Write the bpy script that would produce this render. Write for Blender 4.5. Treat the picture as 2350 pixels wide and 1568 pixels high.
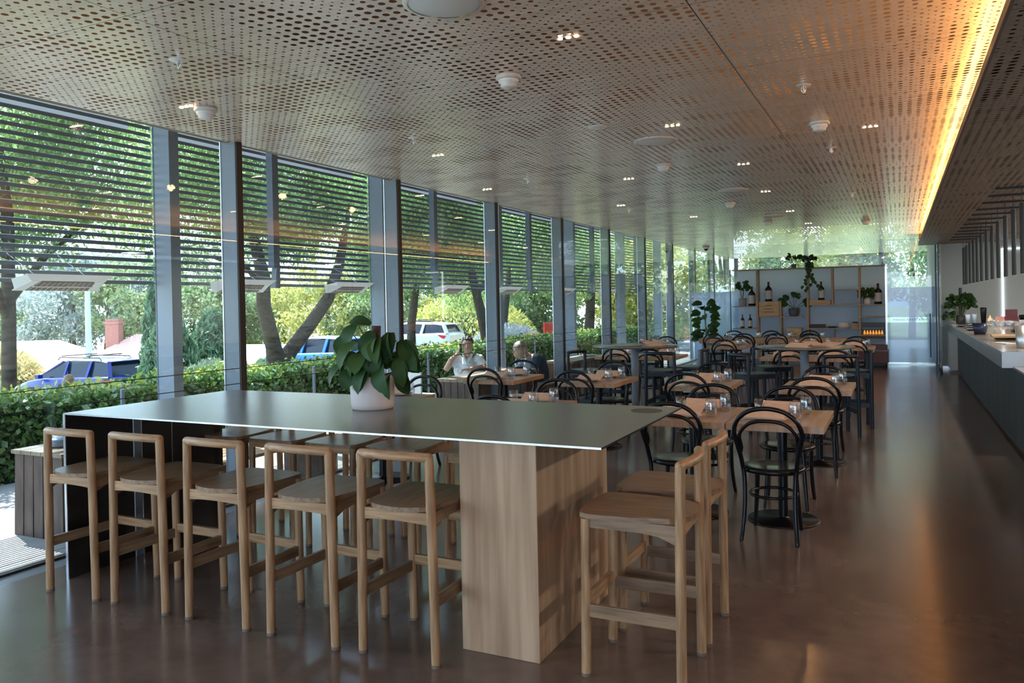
import bpy, bmesh, math, random
import numpy as np
from mathutils import Vector, Matrix
PI = math.pi
S = bpy.context.scene
for o in list(bpy.data.objects): bpy.data.objects.remove(o, do_unlink=True)
C = S.collection
random.seed(7)

# ------------------------------------------------------------------ camera
yaw, pitch, roll = -0.453727412, -0.0072316056, -0.0198869367
F, CY = 1820.8, 712.88
fw = Vector((math.sin(yaw)*math.cos(pitch), math.cos(yaw)*math.cos(pitch), math.sin(pitch)))
rt = Vector((math.cos(yaw), -math.sin(yaw), 0)); up = rt.cross(fw)
rt, up = rt*math.cos(roll)+up*math.sin(roll), up*math.cos(roll)-rt*math.sin(roll)
cd = bpy.data.cameras.new('camera'); cam = bpy.data.objects.new('camera', cd); C.objects.link(cam)
cd.sensor_fit = 'HORIZONTAL'; cd.sensor_width = 36; cd.lens = F/2350*36
cd.shift_x = 0; cd.shift_y = -(784-CY)/2350
cd.clip_start = 0.05; cd.clip_end = 400
M = Matrix((rt, up, -fw)).transposed().to_4x4(); M.translation = (0, 0, 1.6)
cam.matrix_world = M
S.camera = cam

# ------------------------------------------------------------------ world, sun, exposure
S.view_settings.view_transform = 'Standard'; S.view_settings.look = 'None'
S.view_settings.gamma = 1; S.view_settings.use_curve_mapping = False
S.view_settings.exposure = 1.75
W = bpy.data.worlds.new('sky'); S.world = W; W.use_nodes = True
nt = W.node_tree; nt.nodes.clear()
wo = nt.nodes.new('ShaderNodeOutputWorld'); bg = nt.nodes.new('ShaderNodeBackground')
sky = nt.nodes.new('ShaderNodeTexSky'); sky.sky_type = 'NISHITA'; sky.sun_disc = False
sky.sun_elevation = math.radians(58); sky.sun_rotation = math.radians(-75); sky.air_density = 1.0; sky.dust_density = 1.5
tc = nt.nodes.new('ShaderNodeTexCoord'); nz = nt.nodes.new('ShaderNodeTexNoise'); nz.inputs['Scale'].default_value = 3.0
nz.inputs['Detail'].default_value = 6
cr = nt.nodes.new('ShaderNodeValToRGB'); cr.color_ramp.elements[0].position = .38; cr.color_ramp.elements[1].position = .62
mx = nt.nodes.new('ShaderNodeMix'); mx.data_type = 'RGBA'; mx.inputs['B'].default_value = (4.6, 6.0, 8.0, 1)
nt.links.new(tc.outputs['Generated'], nz.inputs['Vector']); nt.links.new(nz.outputs['Fac'], cr.inputs['Fac'])
nt.links.new(cr.outputs['Color'], mx.inputs['Factor']); nt.links.new(sky.outputs[0], mx.inputs['A'])
nt.links.new(mx.outputs['Result'], bg.inputs['Color']); nt.links.new(bg.outputs[0], wo.inputs['Surface'])
bg.inputs['Strength'].default_value = 0.30
sd = bpy.data.lights.new('sun', 'SUN'); sun = bpy.data.objects.new('sun', sd); C.objects.link(sun)
sd.energy = 7.5; sd.angle = math.radians(0.25); sd.color = (1, .98, .95)
sun.rotation_euler = Vector((1, -0.40, -1.75)).to_track_quat('-Z', 'Y').to_euler()

# ------------------------------------------------------------------ materials
def mat(name, col, rough=.5, metal=0, spec=.5, coat=0, trans=0, emit=None, es=0, alpha=1):
    m = bpy.data.materials.new(name); m.use_nodes = True
    b = m.node_tree.nodes['Principled BSDF']
    b.inputs['Base Color'].default_value = (*col, 1); b.inputs['Roughness'].default_value = rough
    b.inputs['Metallic'].default_value = metal; b.inputs['Specular IOR Level'].default_value = spec
    b.inputs['Coat Weight'].default_value = coat; b.inputs['Transmission Weight'].default_value = trans
    if emit: b.inputs['Emission Color'].default_value = (*emit, 1); b.inputs['Emission Strength'].default_value = es
    return m
def N(m, t, **kw):
    n = m.node_tree.nodes.new(t)
    for k, v in kw.items(): setattr(n, k, v)
    return n
def L(m, a, b): m.node_tree.links.new(a, b)
def noise_mat(name, c1, c2, scale=(1, 1, 1), ns=5, rough=.5, detail=4, spec=.5, bump=0, coat=0, metal=0, r2=None, space='Object', contrast=(.35, .65)):
    m = mat(name, c1, rough, metal, spec, coat); b = m.node_tree.nodes['Principled BSDF']
    t = N(m, 'ShaderNodeTexCoord'); mp = N(m, 'ShaderNodeMapping'); mp.inputs['Scale'].default_value = scale
    if space == 'World':
        g = N(m, 'ShaderNodeNewGeometry'); L(m, g.outputs['Position'], mp.inputs['Vector'])
    else: L(m, t.outputs[space], mp.inputs['Vector'])
    n = N(m, 'ShaderNodeTexNoise'); n.inputs['Scale'].default_value = ns; n.inputs['Detail'].default_value = detail
    L(m, mp.outputs[0], n.inputs['Vector'])
    r = N(m, 'ShaderNodeValToRGB'); e = r.color_ramp.elements
    e[0].position = contrast[0]; e[1].position = contrast[1]; e[0].color = (*c1, 1); e[1].color = (*c2, 1)
    L(m, n.outputs['Fac'], r.inputs['Fac']); L(m, r.outputs['Color'], b.inputs['Base Color'])
    if r2 is not None:
        mr = N(m, 'ShaderNodeMapRange'); mr.inputs['To Min'].default_value = rough; mr.inputs['To Max'].default_value = r2
        L(m, n.outputs['Fac'], mr.inputs['Value']); L(m, mr.outputs[0], b.inputs['Roughness'])
    if bump:
        bp = N(m, 'ShaderNodeBump'); bp.inputs['Strength'].default_value = bump; bp.inputs['Distance'].default_value = .01
        L(m, n.outputs['Fac'], bp.inputs['Height']); L(m, bp.outputs[0], b.inputs['Normal'])
    return m
def leaf_mat(name, cols, rough=.5, tr=.35, spec=.4):
    m = mat(name, cols[0], rough, spec=spec); b = m.node_tree.nodes['Principled BSDF']
    g = N(m, 'ShaderNodeNewGeometry'); r = N(m, 'ShaderNodeValToRGB'); r.color_ramp.interpolation = 'LINEAR'
    while len(r.color_ramp.elements) < len(cols): r.color_ramp.elements.new(.5)
    for i, c in enumerate(cols):
        r.color_ramp.elements[i].position = i/(len(cols)-1); r.color_ramp.elements[i].color = (*c, 1)
    L(m, g.outputs['Random Per Island'], r.inputs['Fac']); L(m, r.outputs['Color'], b.inputs['Base Color'])
    if tr:
        t = N(m, 'ShaderNodeBsdfTranslucent'); mx = N(m, 'ShaderNodeMixShader'); mx.inputs[0].default_value = tr
        L(m, r.outputs['Color'], t.inputs['Color']); L(m, b.outputs[0], mx.inputs[1]); L(m, t.outputs[0], mx.inputs[2])
        L(m, mx.outputs[0], m.node_tree.nodes['Material Output'].inputs['Surface'])
    return m
def glass_mat(name, tint=(1, 1, 1), refl=1.0, rough=0.0):
    m = bpy.data.materials.new(name); m.use_nodes = True; n = m.node_tree; n.nodes.clear()
    o = n.nodes.new('ShaderNodeOutputMaterial'); t = n.nodes.new('ShaderNodeBsdfTransparent'); g = n.nodes.new('ShaderNodeBsdfGlossy')
    t.inputs['Color'].default_value = (*tint, 1); g.inputs['Roughness'].default_value = rough
    lw = n.nodes.new('ShaderNodeLayerWeight'); pw = n.nodes.new('ShaderNodeMath'); pw.operation = 'POWER'; pw.inputs[1].default_value = 5
    mu = n.nodes.new('ShaderNodeMath'); mu.operation = 'MULTIPLY_ADD'; mu.inputs[1].default_value = .9*min(refl, 1.0); mu.inputs[2].default_value = .045*refl
    x = n.nodes.new('ShaderNodeMixShader')
    n.links.new(lw.outputs['Facing'], pw.inputs[0]); n.links.new(pw.outputs[0], mu.inputs[0]); n.links.new(mu.outputs[0], x.inputs[0])
    n.links.new(t.outputs[0], x.inputs[1]); n.links.new(g.outputs[0], x.inputs[2]); n.links.new(x.outputs[0], o.inputs[0])
    return m
OAK1, OAK2 = (.47, .275, .14), (.275, .145, .066)
m_oak = noise_mat('oak_upright', OAK1, OAK2, (28, 28, 2.2), 2.2, .42, 5, .45)
m_oakx = noise_mat('oak_across', OAK1, OAK2, (2.2, 28, 28), 2.2, .42, 5, .45)
m_oaky = noise_mat('oak_seat_boards', (.31, .19, .105), (.17, .095, .05), (26, 2.0, 20), 2.2, .36, 5, .5)
m_endgrain = mat('worn_leg_end', (.16, .11, .08), .7)
m_oakpanel = noise_mat('oak_veneer_panel', (.52, .345, .215), (.33, .195, .11), (9, 9, .55), 1.8, .5, 6, .4)
m_black = mat('black_lacquer', (.004, .004, .006), .28, 0, .35)
m_navy = mat('dark_navy_paint', (.006, .011, .022), .35, 0, .4)
m_seatlac = mat('black_gloss_seat', (.03, .028, .028), .16, 0, .8)
m_steel_top = noise_mat('grey_steel_sheet', (.22, .215, .20), (.19, .187, .175), (1.2, 1.2, 1), 2.5, .27, 4, .7, metal=.4)
m_steel_black = mat('blackened_steel', (.012, .011, .011), .35, .2, .5)
m_edge = mat('bare_steel_edge', (.75, .78, .85), .25, .9)
m_col = mat('grey_steel_paint', (.20, .235, .28), .45, 0, .5)
m_mull = mat('grey_mullion_paint', (.17, .205, .245), .38, 0, .5)
m_mulldark = mat('dark_brown_mullion', (.028, .015, .011), .5)
m_louv = mat('louvre_blade_paint', (.12, .15, .195), .45, 0, .4)
m_deck = noise_mat('outdoor_paving', (.30, .30, .298), (.25, .25, .248), (1, 1, 1), 6, .7, 6, .3)
m_timberout = noise_mat('grey_brown_deck_timber', (.13, .085, .065), (.075, .05, .04), (1, 1, .3), 14, .6, 5, .35)
m_timbertop = noise_mat('weathered_timber_top', (.34, .27, .19), (.22, .16, .11), (2, .4, 1), 10, .4, 5, .5)
m_bench = noise_mat('orange_bench_timber', (.5, .27, .12), (.33, .16, .07), (8, .5, 1), 6, .5, 5, .4)
m_white = mat('white_plastic', (.78, .78, .77), .4)
m_whitedet = mat('off_white_detector', (.62, .62, .60), .4)
m_chrome = mat('chrome', (.7, .7, .72), .15, 1)
m_china = mat('white_china', (.72, .76, .85), .2)
m_kraft = noise_mat('kraft_paper', (.74, .54, .42), (.66, .47, .36), (1, 1, 1), 30, .8, 3, .2)
m_paperw = mat('pale_paper', (.60, .56, .55), .7)
m_ttop = noise_mat('table_timber', (.46, .27, .15), (.29, .155, .08), (11, 1.1, 1), 2.0, .3, 5, .55)
m_terr = mat('glazed_clay_pot', (.62, .55, .52), .55)
m_concpot = noise_mat('concrete_pot', (.30, .30, .31), (.22, .22, .23), (1, 1, 1), 12, .8)
m_blackpot = mat('black_pot', (.04, .04, .045), .6)
m_soil = mat('potting_soil', (.05, .035, .025), .9)
m_glassware = glass_mat('drinking_glass', (.93, .95, .97), 3.0)
m_win = glass_mat('window_glass', (.86, .91, .91), 1.35)
m_plantleaf = leaf_mat('indoor_leaf', [(.014, .045, .012), (.028, .075, .018), (.05, .11, .025)], .5, .12, .25)
m_stem = mat('plant_stem', (.10, .13, .05), .6)
m_bark = noise_mat('tree_bark', (.095, .075, .06), (.05, .038, .03), (1, 1, 3), 7, .9, 6, .2, bump=.6)
m_leafA = leaf_mat('tree_leaf', [(.14, .25, .09), (.23, .36, .12), (.36, .46, .20)], .45, .45)
m_leafB = leaf_mat('far_tree_leaf', [(.13, .22, .09), (.22, .30, .14), (.33, .38, .20)], .6, .35)
m_leafG = leaf_mat('grey_blue_leaf', [(.20, .27, .25), (.30, .36, .34), (.40, .44, .42)], .6, .3)
m_leafY = leaf_mat('yellow_green_leaf', [(.34, .36, .08), (.46, .42, .13), (.24, .32, .07)], .6, .4)
m_conif = leaf_mat('conifer_leaf', [(.06, .13, .07), (.10, .19, .10), (.14, .23, .12)], .6, .2)
m_hedge = leaf_mat('hedge_leaf', [(.06, .14, .04), (.11, .22, .055), (.20, .32, .08)], .3, .3, .8)
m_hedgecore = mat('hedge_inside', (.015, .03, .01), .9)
m_laven = leaf_mat('silver_leaf', [(.42, .46, .50), (.55, .57, .62), (.5, .52, .48)], .7, .25)
m_skin = mat('skin', (.55, .33, .25), .55)

# ------------------------------------------------------------------ mesh helpers
def link(o, parent=None):
    C.objects.link(o)
    if parent: o.parent = parent
    return o
class MB:
    def __init__(s): s.v = []; s.f = []; s.m = []; s.sm = []; s.mi = 0
    def add(s, vs, fs, smooth=False):
        b = len(s.v); s.v += [tuple(p) for p in vs]
        for f in fs: s.f.append([b+i for i in f]); s.m.append(s.mi); s.sm.append(smooth)
        return s
    def box(s, x0, x1, y0, y1, z0, z1):
        vs = [(x, y, z) for z in (z0, z1) for y in (y0, y1) for x in (x0, x1)]
        return s.add(vs, [(0, 2, 3, 1), (4, 5, 7, 6), (0, 1, 5, 4), (2, 6, 7, 3), (0, 4, 6, 2), (1, 3, 7, 5)])
    def hexa(s, b4, t4):
        return s.add(list(b4)+list(t4), [(3, 2, 1, 0), (4, 5, 6, 7), (0, 1, 5, 4), (1, 2, 6, 5), (2, 3, 7, 6), (3, 0, 4, 7)])
    def bar(s, a, b, w, h, upv=(0, 0, 1)):
        a, b = Vector(a), Vector(b); d = (b-a).normalized(); x = d.cross(Vector(upv))
        if x.length < 1e-4: x = d.cross(Vector((0, 1, 0)))
        x.normalize(); y = x.cross(d)
        q = [(-.5, -.5), (.5, -.5), (.5, .5), (-.5, .5)]
        return s.hexa([a+x*w*i+y*h*j for i, j in q], [b+x*w*i+y*h*j for i, j in q])
    def tube(s, pts, r, n=10, closed=False, cap=True):
        pts = [Vector(p) for p in pts]; k = len(pts)
        rs = r if isinstance(r, (list, tuple)) else [r]*k
        prev = None; rings = []
        for i, p in enumerate(pts):
            if closed: t = pts[(i+1) % k]-pts[i-1]
            else: t = pts[min(i+1, k-1)]-pts[max(i-1, 0)]
            t.normalize()
            if prev is None:
                a = Vector((0, 0, 1)) if abs(t.z) < .9 else Vector((1, 0, 0))
                u = t.cross(a).normalized()
            else:
                u = prev-t*prev.dot(t)
                u = u.normalized() if u.length > 1e-6 else t.orthogonal().normalized()
            prev = u; w = t.cross(u)
            rings.append([p+(u*math.cos(2*PI*j/n)+w*math.sin(2*PI*j/n))*rs[i] for j in range(n)])
        vs = [p for R in rings for p in R]; fs = []
        for i in range(k if closed else k-1):
            a = i*n; b = ((i+1) % k)*n
            for j in range(n): fs.append((a+j, a+(j+1) % n, b+(j+1) % n, b+j))
        s.add(vs, fs, True)
        if cap and not closed:
            s.add(rings[0], [tuple(range(n))[::-1]]); s.add(rings[-1], [tuple(range(n))])
        return s
    def lathe(s, prof, c=(0, 0, 0), n=24, smooth=True, sx=1, sy=1):
        vs = []; fs = []
        for r, z in prof:
            for j in range(n): vs.append((c[0]+sx*r*math.cos(2*PI*j/n), c[1]+sy*r*math.sin(2*PI*j/n), c[2]+z))
        for i in range(len(prof)-1):
            for j in range(n): fs.append((i*n+j, i*n+(j+1) % n, (i+1)*n+(j+1) % n, (i+1)*n+j))
        if prof[0][0] > 1e-5: pass
        return s.add(vs, fs, smooth)
    def disc(s, r0, c, z0, z1, n=32):
        vs = [(c[0]+r0*math.cos(2*PI*j/n), c[1]+r0*math.sin(2*PI*j/n), z) for z in (z0, z1) for j in range(n)]
        s.add(vs, [(j, (j+1) % n, n+(j+1) % n, n+j) for j in range(n)], True)
        s.add(vs[:n], [tuple(range(n))[::-1]]); s.add(vs[n:], [tuple(range(n))]); return s
    def prism(s, poly, z0, z1, smooth=False):
        n = len(poly); vs = [(x, y, z0) for x, y in poly]+[(x, y, z1) for x, y in poly]
        s.add(vs, [(j, (j+1) % n, n+(j+1) % n, n+j) for j in range(n)], smooth)
        s.add(vs[:n], [tuple(range(n))[::-1]]); s.add(vs[n:], [tuple(range(n))]); return s
    def sphere(s, c, r, n=12, m=8, sc=(1, 1, 1)):
        vs = []; fs = []
        for i in range(m+1):
            th = PI*i/m
            for j in range(n):
                ph = 2*PI*j/n; vs.append((c[0]+r*sc[0]*math.sin(th)*math.cos(ph), c[1]+r*sc[1]*math.sin(th)*math.sin(ph), c[2]+r*sc[2]*math.cos(th)))
        for i in range(m):
            for j in range(n): fs.append((i*n+j, (i+1)*n+j, (i+1)*n+(j+1) % n, i*n+(j+1) % n))
        return s.add(vs, fs, True)
    def build(s, name, mats, parent=None, bevel=0, loc=None, subs=0, seg=2):
        me = bpy.data.meshes.new(name); me.from_pydata(s.v, [], s.f)
        if not isinstance(mats, (list, tuple)): mats = [mats]
        for m in mats: me.materials.append(m)
        me.polygons.foreach_set('material_index', s.m); me.polygons.foreach_set('use_smooth', s.sm)
        me.update()
        o = bpy.data.objects.new(name, me); link(o, parent)
        if loc: o.location = loc
        if bevel:
            b = o.modifiers.new('bevel', 'BEVEL'); b.width = bevel; b.segments = seg; b.limit_method = 'ANGLE'; b.angle_limit = math.radians(40)
        if subs:
            q = o.modifiers.new('sub', 'SUBSURF'); q.levels = subs; q.render_levels = subs
        return o
def tag(o, label=None, cat=None, group=None, kind=None):
    if label: o['label'] = label
    if cat: o['category'] = cat
    if group: o['group'] = group
    if kind: o['kind'] = kind
    return o
def thing(name, label, cat, loc=(0, 0, 0), rz=0, group=None, kind=None):
    o = bpy.data.objects.new(name, None); o.empty_display_size = .1; link(o); o.location = loc; o.rotation_euler = (0, 0, rz)
    return tag(o, label, cat, group, kind)
def dup(o, parent=None):
    c = o.copy(); link(c, parent)
    for ch in list(o.children): dup(ch, c)
    return c
used = set()
def place(proto, label, loc, rz=0, group=None, cat=None, sc=None):
    if proto.name in used: o = dup(proto)
    else: o = proto; used.add(proto.name)
    o.location = loc; o.rotation_euler = (0, 0, rz); o['label'] = label
    if group: o['group'] = group
    if cat: o['category'] = cat
    if sc: o.scale = sc
    return o
def leaves(name, mats, pts, size, parent=None, droop=.3, aspect=.45, seed=0, nrm=None, flat=0):
    """one mesh of many small four-sided leaves at the given points"""
    rng = np.random.default_rng(seed); n = len(pts); pts = np.asarray(pts, float)
    d = rng.normal(size=(n, 3)); d[:, 2] -= droop; d[:, 2] *= (1-flat); d /= np.linalg.norm(d, axis=1)[:, None]
    a = rng.normal(size=(n, 3)); 
    if flat: a = a*.3+np.array([0, 0, 1.])
    w = np.cross(d, a); w /= np.linalg.norm(w, axis=1)[:, None]
    s = size*(.6+.8*rng.random(n))[:, None]
    A = pts-d*s*.5; B = pts+w*s*aspect*.5; Cc = pts+d*s*.5; D = pts-w*s*aspect*.5
    v = np.stack([A, B, Cc, D], 1).reshape(-1, 3)
    me = bpy.data.meshes.new(name); me.vertices.add(4*n); me.vertices.foreach_set('co', v.ravel())
    me.loops.add(4*n); me.loops.foreach_set('vertex_index', np.arange(4*n, dtype=np.int32))
    me.polygons.add(n); me.polygons.foreach_set('loop_start', np.arange(0, 4*n, 4, dtype=np.int32))
    me.update(calc_edges=True)
    me.materials.append(mats)
    o = bpy.data.objects.new(name, me); link(o, parent); return o
def blob(rng, n, c, r, shell=.55):
    d = rng.normal(size=(n, 3)); d /= np.linalg.norm(d, axis=1)[:, None]
    q = (shell+(1-shell)*rng.random(n))[:, None]
    return np.array(c)+d*q*np.array(r)

# ================================================================== THE ROOM
GX = -4.97          # glass line
CZ = 3.01           # ceiling
MY = [2.597+2.374*k for k in range(-4, 12)]       # mullions
MY = [y for y in MY if y < 27.6]
# floor: polished concrete
m_floor = mat('polished_concrete', (.1, .06, .045), .2, 0, .7)
b = m_floor.node_tree.nodes['Principled BSDF']; b.inputs['Coat Weight'].default_value = .28; b.inputs['Coat Roughness'].default_value = .12
g = N(m_floor, 'ShaderNodeNewGeometry')
n1 = N(m_floor, 'ShaderNodeTexNoise'); n1.inputs['Scale'].default_value = .9; n1.inputs['Detail'].default_value = 8; n1.inputs['Roughness'].default_value = .62
n2 = N(m_floor, 'ShaderNodeTexNoise'); n2.inputs['Scale'].default_value = 7; n2.inputs['Detail'].default_value = 8
L(m_floor, g.outputs['Position'], n1.inputs['Vector']); L(m_floor, g.outputs['Position'], n2.inputs['Vector'])
r1 = N(m_floor, 'ShaderNodeValToRGB'); r1.color_ramp.elements[0].position = .32; r1.color_ramp.elements[1].position = .7
r1.color_ramp.elements[0].color = (.098, .068, .056, 1); r1.color_ramp.elements[1].color = (.175, .118, .094, 1)
L(m_floor, n1.outputs['Fac'], r1.inputs['Fac'])
mm = N(m_floor, 'ShaderNodeMix'); mm.data_type = 'RGBA'; mm.blend_type = 'OVERLAY'; mm.inputs['Factor'].default_value = .35
L(m_floor, r1.outputs['Color'], mm.inputs['A']); L(m_floor, n2.outputs['Fac'], mm.inputs['B']); L(m_floor, mm.outputs['Result'], b.inputs['Base Color'])
mr = N(m_floor, 'ShaderNodeMapRange'); mr.inputs['To Min'].default_value = .14; mr.inputs['To Max'].default_value = .30
L(m_floor, n1.outputs['Fac'], mr.inputs['Value']); L(m_floor, mr.outputs[0], b.inputs['Roughness'])
tag(MB().box(-4.79, 6, -8, 27.6, -.2, 0).build('floor', m_floor), kind='structure')
m_strip = mat('stone_edge_strip', (.17, .19, .22), .3, 0, .5)
o = MB()
yy = -8
while yy < 27.5:
    o.box(GX, -4.796, yy, min(yy+1.2, 27.6)-.006, -.2, -.002); yy += 1.2
tag(o.build('trim_1', m_strip), kind='structure')
tag(MB().box(GX-.03, GX+.03, -8, 27.6, -.25, .012).build('trim_2', m_mulldark), kind='structure')

# perforated timber ceiling: round holes really let you see into the dark void above
def perf_mat(name, c1, c2, rough, big=.29, fa_k=.85):
    m = mat(name, c1, rough, 0, .5); b = m.node_tree.nodes['Principled BSDF']
    g = N(m, 'ShaderNodeNewGeometry'); sp = N(m, 'ShaderNodeSeparateXYZ'); L(m, g.outputs['Position'], sp.inputs[0])
    def math_(op, a, bb=None, c=None):
        n = N(m, 'ShaderNodeMath', operation=op)
        for i, q in enumerate((a, bb, c)):
            if q is None: continue
            if isinstance(q, (int, float)): n.inputs[i].default_value = q
            else: L(m, q, n.inputs[i])
        return n.outputs[0]
    def grid(p, ox, oy, rad):
        u = math_('SUBTRACT', math_('FRACT', math_('MULTIPLY_ADD', sp.outputs['X'], 1/p, ox)), .5)
        v = math_('SUBTRACT', math_('FRACT', math_('MULTIPLY_ADD', sp.outputs['Y'], 1/p, oy)), .5)
        d = math_('SQRT', math_('ADD', math_('MULTIPLY', u, u), math_('MULTIPLY', v, v)))
        return math_('LESS_THAN', d, rad)
    nz = N(m, 'ShaderNodeTexNoise'); nz.inputs['Scale'].default_value = 3.2; nz.inputs['Detail'].default_value = 2
    L(m, g.outputs['Position'], nz.inputs['Vector'])
    fa = math_('MULTIPLY_ADD', nz.outputs['Fac'], fa_k, big-.5*fa_k)
    P = .062
    fa = math_('MINIMUM', fa, .30)
    h1 = grid(P, .0, .0, fa)
    h2 = grid(P, .5, .5, math_('MULTIPLY_ADD', fa, -.8, .20))
    hole = math_('MAXIMUM', h1, h2)
    # veneer
    mp = N(m, 'ShaderNodeMapping'); mp.inputs['Scale'].default_value = (.8, 16, 1) ; L(m, g.outputs['Position'], mp.inputs['Vector'])
    w = N(m, 'ShaderNodeTexNoise'); w.inputs['Scale'].default_value = 1.6; w.inputs['Detail'].default_value = 6; L(m, mp.outputs[0], w.inputs['Vector'])
    r = N(m, 'ShaderNodeValToRGB'); r.color_ramp.elements[0].position = .35; r.color_ramp.elements[1].position = .68
    r.color_ramp.elements[0].color = (*c1, 1); r.color_ramp.elements[1].color = (*c2, 1); L(m, w.outputs['Fac'], r.inputs['Fac'])
    # panel joints 2.4 x 1.2 m
    jx = math_('LESS_THAN', math_('ABSOLUTE', math_('SUBTRACT', math_('FRACT', math_('MULTIPLY_ADD', sp.outputs['X'], 1/2.4, .5+.876/2.4)), .5)), .0013)
    jy = math_('LESS_THAN', math_('ABSOLUTE', math_('SUBTRACT', math_('FRACT', math_('MULTIPLY_ADD', sp.outputs['Y'], 1/1.17, .5-3.78/1.17)), .5)), .0022)
    j = math_('MAXIMUM', jx, jy)
    dk = N(m, 'ShaderNodeMix'); dk.data_type = 'RGBA'; dk.inputs['B'].default_value = (.02, .012, .008, 1)
    L(m, j, dk.inputs['Factor']); L(m, r.outputs['Color'], dk.inputs['A']); L(m, dk.outputs['Result'], b.inputs['Base Color'])
    mg = N(m, 'ShaderNodeMapRange'); mg.inputs['To Min'].default_value = rough-.06; mg.inputs['To Max'].default_value = rough+.1
    L(m, w.outputs['Fac'], mg.inputs['Value']); L(m, mg.outputs[0], b.inputs['Roughness'])
    tr = N(m, 'ShaderNodeBsdfTransparent'); mx = N(m, 'ShaderNodeMixShader')
    L(m, hole, mx.inputs[0]); L(m, b.outputs[0], mx.inputs[1]); L(m, tr.outputs[0], mx.inputs[2])
    L(m, mx.outputs[0], m.node_tree.nodes['Material Output'].inputs['Surface'])
    return m
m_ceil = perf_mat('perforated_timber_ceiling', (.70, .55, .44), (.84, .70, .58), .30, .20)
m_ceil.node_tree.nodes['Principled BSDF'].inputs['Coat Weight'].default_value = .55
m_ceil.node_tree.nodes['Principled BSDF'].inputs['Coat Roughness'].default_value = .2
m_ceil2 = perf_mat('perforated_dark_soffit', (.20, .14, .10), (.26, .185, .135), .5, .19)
def sheet(name, x0, x1, y0, y1, z, m): return tag(MB().add([(x0, y0, z), (x1, y0, z), (x1, y1, z), (x0, y1, z)], [(3, 2, 1, 0)]).build(name, m), kind='structure')
sheet('ceiling', GX-.05, 1.5, -8, 27.6, CZ, m_ceil)
m_void = mat('dark_void_lining', (.16, .13, .11), .9)
tag(MB().box(-7.40, 6, -8, 28.2, 4.0, 4.4).build('roof_slab', m_void), kind='structure')
tag(MB().box(GX-.12, GX-.05, -8, 27.6, 3.012, 4.0).build('fascia', m_void), kind='structure')
# lower soffit over the bar, with its lit edge
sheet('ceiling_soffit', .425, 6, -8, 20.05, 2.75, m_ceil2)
tag(MB().box(.427, 1.5, -8, 20.05, 2.785, 2.80).box(1.52, 6, -8, 20.05, 2.95, 3.0).build('soffit_lining', m_void), kind='structure')
m_soff = mat('soffit_edge', (.10, .07, .05), .5)
tag(MB().box(.41, .425, -8, 20.05, 2.75, 2.80).build('trim_3', m_soff), kind='structure')
tag(MB().box(.425, 6, 20.05, 20.07, 2.75, 4.0).build('trim_4', m_soff), kind='structure')
tag(MB().box(1.5, 1.52, -8, 27.6, 2.76, 4.0).build('trim_5', m_void), kind='structure')
# LED strips above the soffit edge (real light sources)
m_led = mat('warm_led_strip', (1, .6, .3), .5, emit=(1, .50, .17), es=10)
k = 0
ordn = ['first', 'second', 'third', 'fourth', 'fifth', 'sixth', 'seventh', 'eighth', 'ninth', 'tenth', 'eleventh', 'twelfth', 'thirteenth', 'fourteenth']
yy = .5
led0 = None
ledlabels = ['warm led strip on the soffit edge, in its run along the bar']
while yy < 19.8:
    y1 = min(yy+1.45, 19.95)
    o = MB().box(.475, .487, 0, y1-yy-.05, 2.803, 2.815).build('led_strip', m_led); o.location = (0, yy, 0)
    tag(o, 'warm led strip on the edge of the dark soffit, %s from the camera' % ordn[k], 'light strip', 'led strips along the soffit edge'); yy += 1.5; k += 1
def area(name, loc, rot, sx, sy, e, col):
    l = bpy.data.lights.new(name, 'AREA'); l.shape = 'RECTANGLE'; l.size = sx; l.size_y = sy; l.energy = e; l.color = col
    o = bpy.data.objects.new(name, l); link(o); o.location = loc; o.rotation_euler = rot; return o
area('cove_light', (.62, 10.2, 2.82), (PI, math.radians(0), 0), .12, 19.6, 48, (1, .47, .14))
# warm lamps up in the ceiling void
for x, y, e in [(-2.2, 2.6, 5), (-2.9, 3.3, 4), (-3.6, 3.2, 2.5), (-.6, 3.9, 5), (-.3, 5.0, 5), (-.7, 8.0, 6), (-1.4, 9.5, 4), (.2, 6.6, 5), (-1.2, 11.5, 5)]:
    l = bpy.data.lights.new('void_lamp', 'POINT'); l.energy = e*1.3; l.color = (1, .5, .18); l.shadow_soft_size = .05
    o = bpy.data.objects.new('void_lamp', l); link(o); o.location = (x, y, 3.35)

# window wall: panes between mullions, each mullion a pale box with a dark brown edge
ys = [-8]+MY+[27.55]
for i in range(len(ys)-1):
    a, bb = ys[i], ys[i+1]
    if bb-a < .2: continue
    w = tag(MB().box(GX-.006, GX+.006, a+.062, bb, 0, 3.02).build('window_%d' % (i+1), m_win), kind='structure')
    q = MB()
    for z in (1.113, .986): q.box(GX-.012, GX-.007, a+.062, bb, z-.003, z+.003)
    q.build('safety_line', m_mulldark, w)
for i, y in enumerate(MY):
    f = tag(MB().box(GX-.165, GX-.004, y+.0, y+.062, -.2, CZ+.3).build('trim_%d' % (10+i), m_mull), kind='structure')
    MB().box(GX-.004, GX+.012, y+.0, y+.064, 0, CZ).build('dark_edge', m_mulldark, f)
    MB().box(GX-.175, GX-.165, y-.006, y+.06, -.2, CZ+.3).build('bright_edge', m_edge, f)
# back window wall with mullions
tag(MB().box(GX, 5, 27.59, 27.60, 0, 3.02).build('window_30', m_win), kind='structure')
for i, x in enumerate((-4.94, -2.7, -.48, .85)):
    tag(MB().box(x-.06, x+.06, 27.5, 27.6, 0, CZ).build('trim_%d' % (30+i), m_mull), kind='structure')
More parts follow.
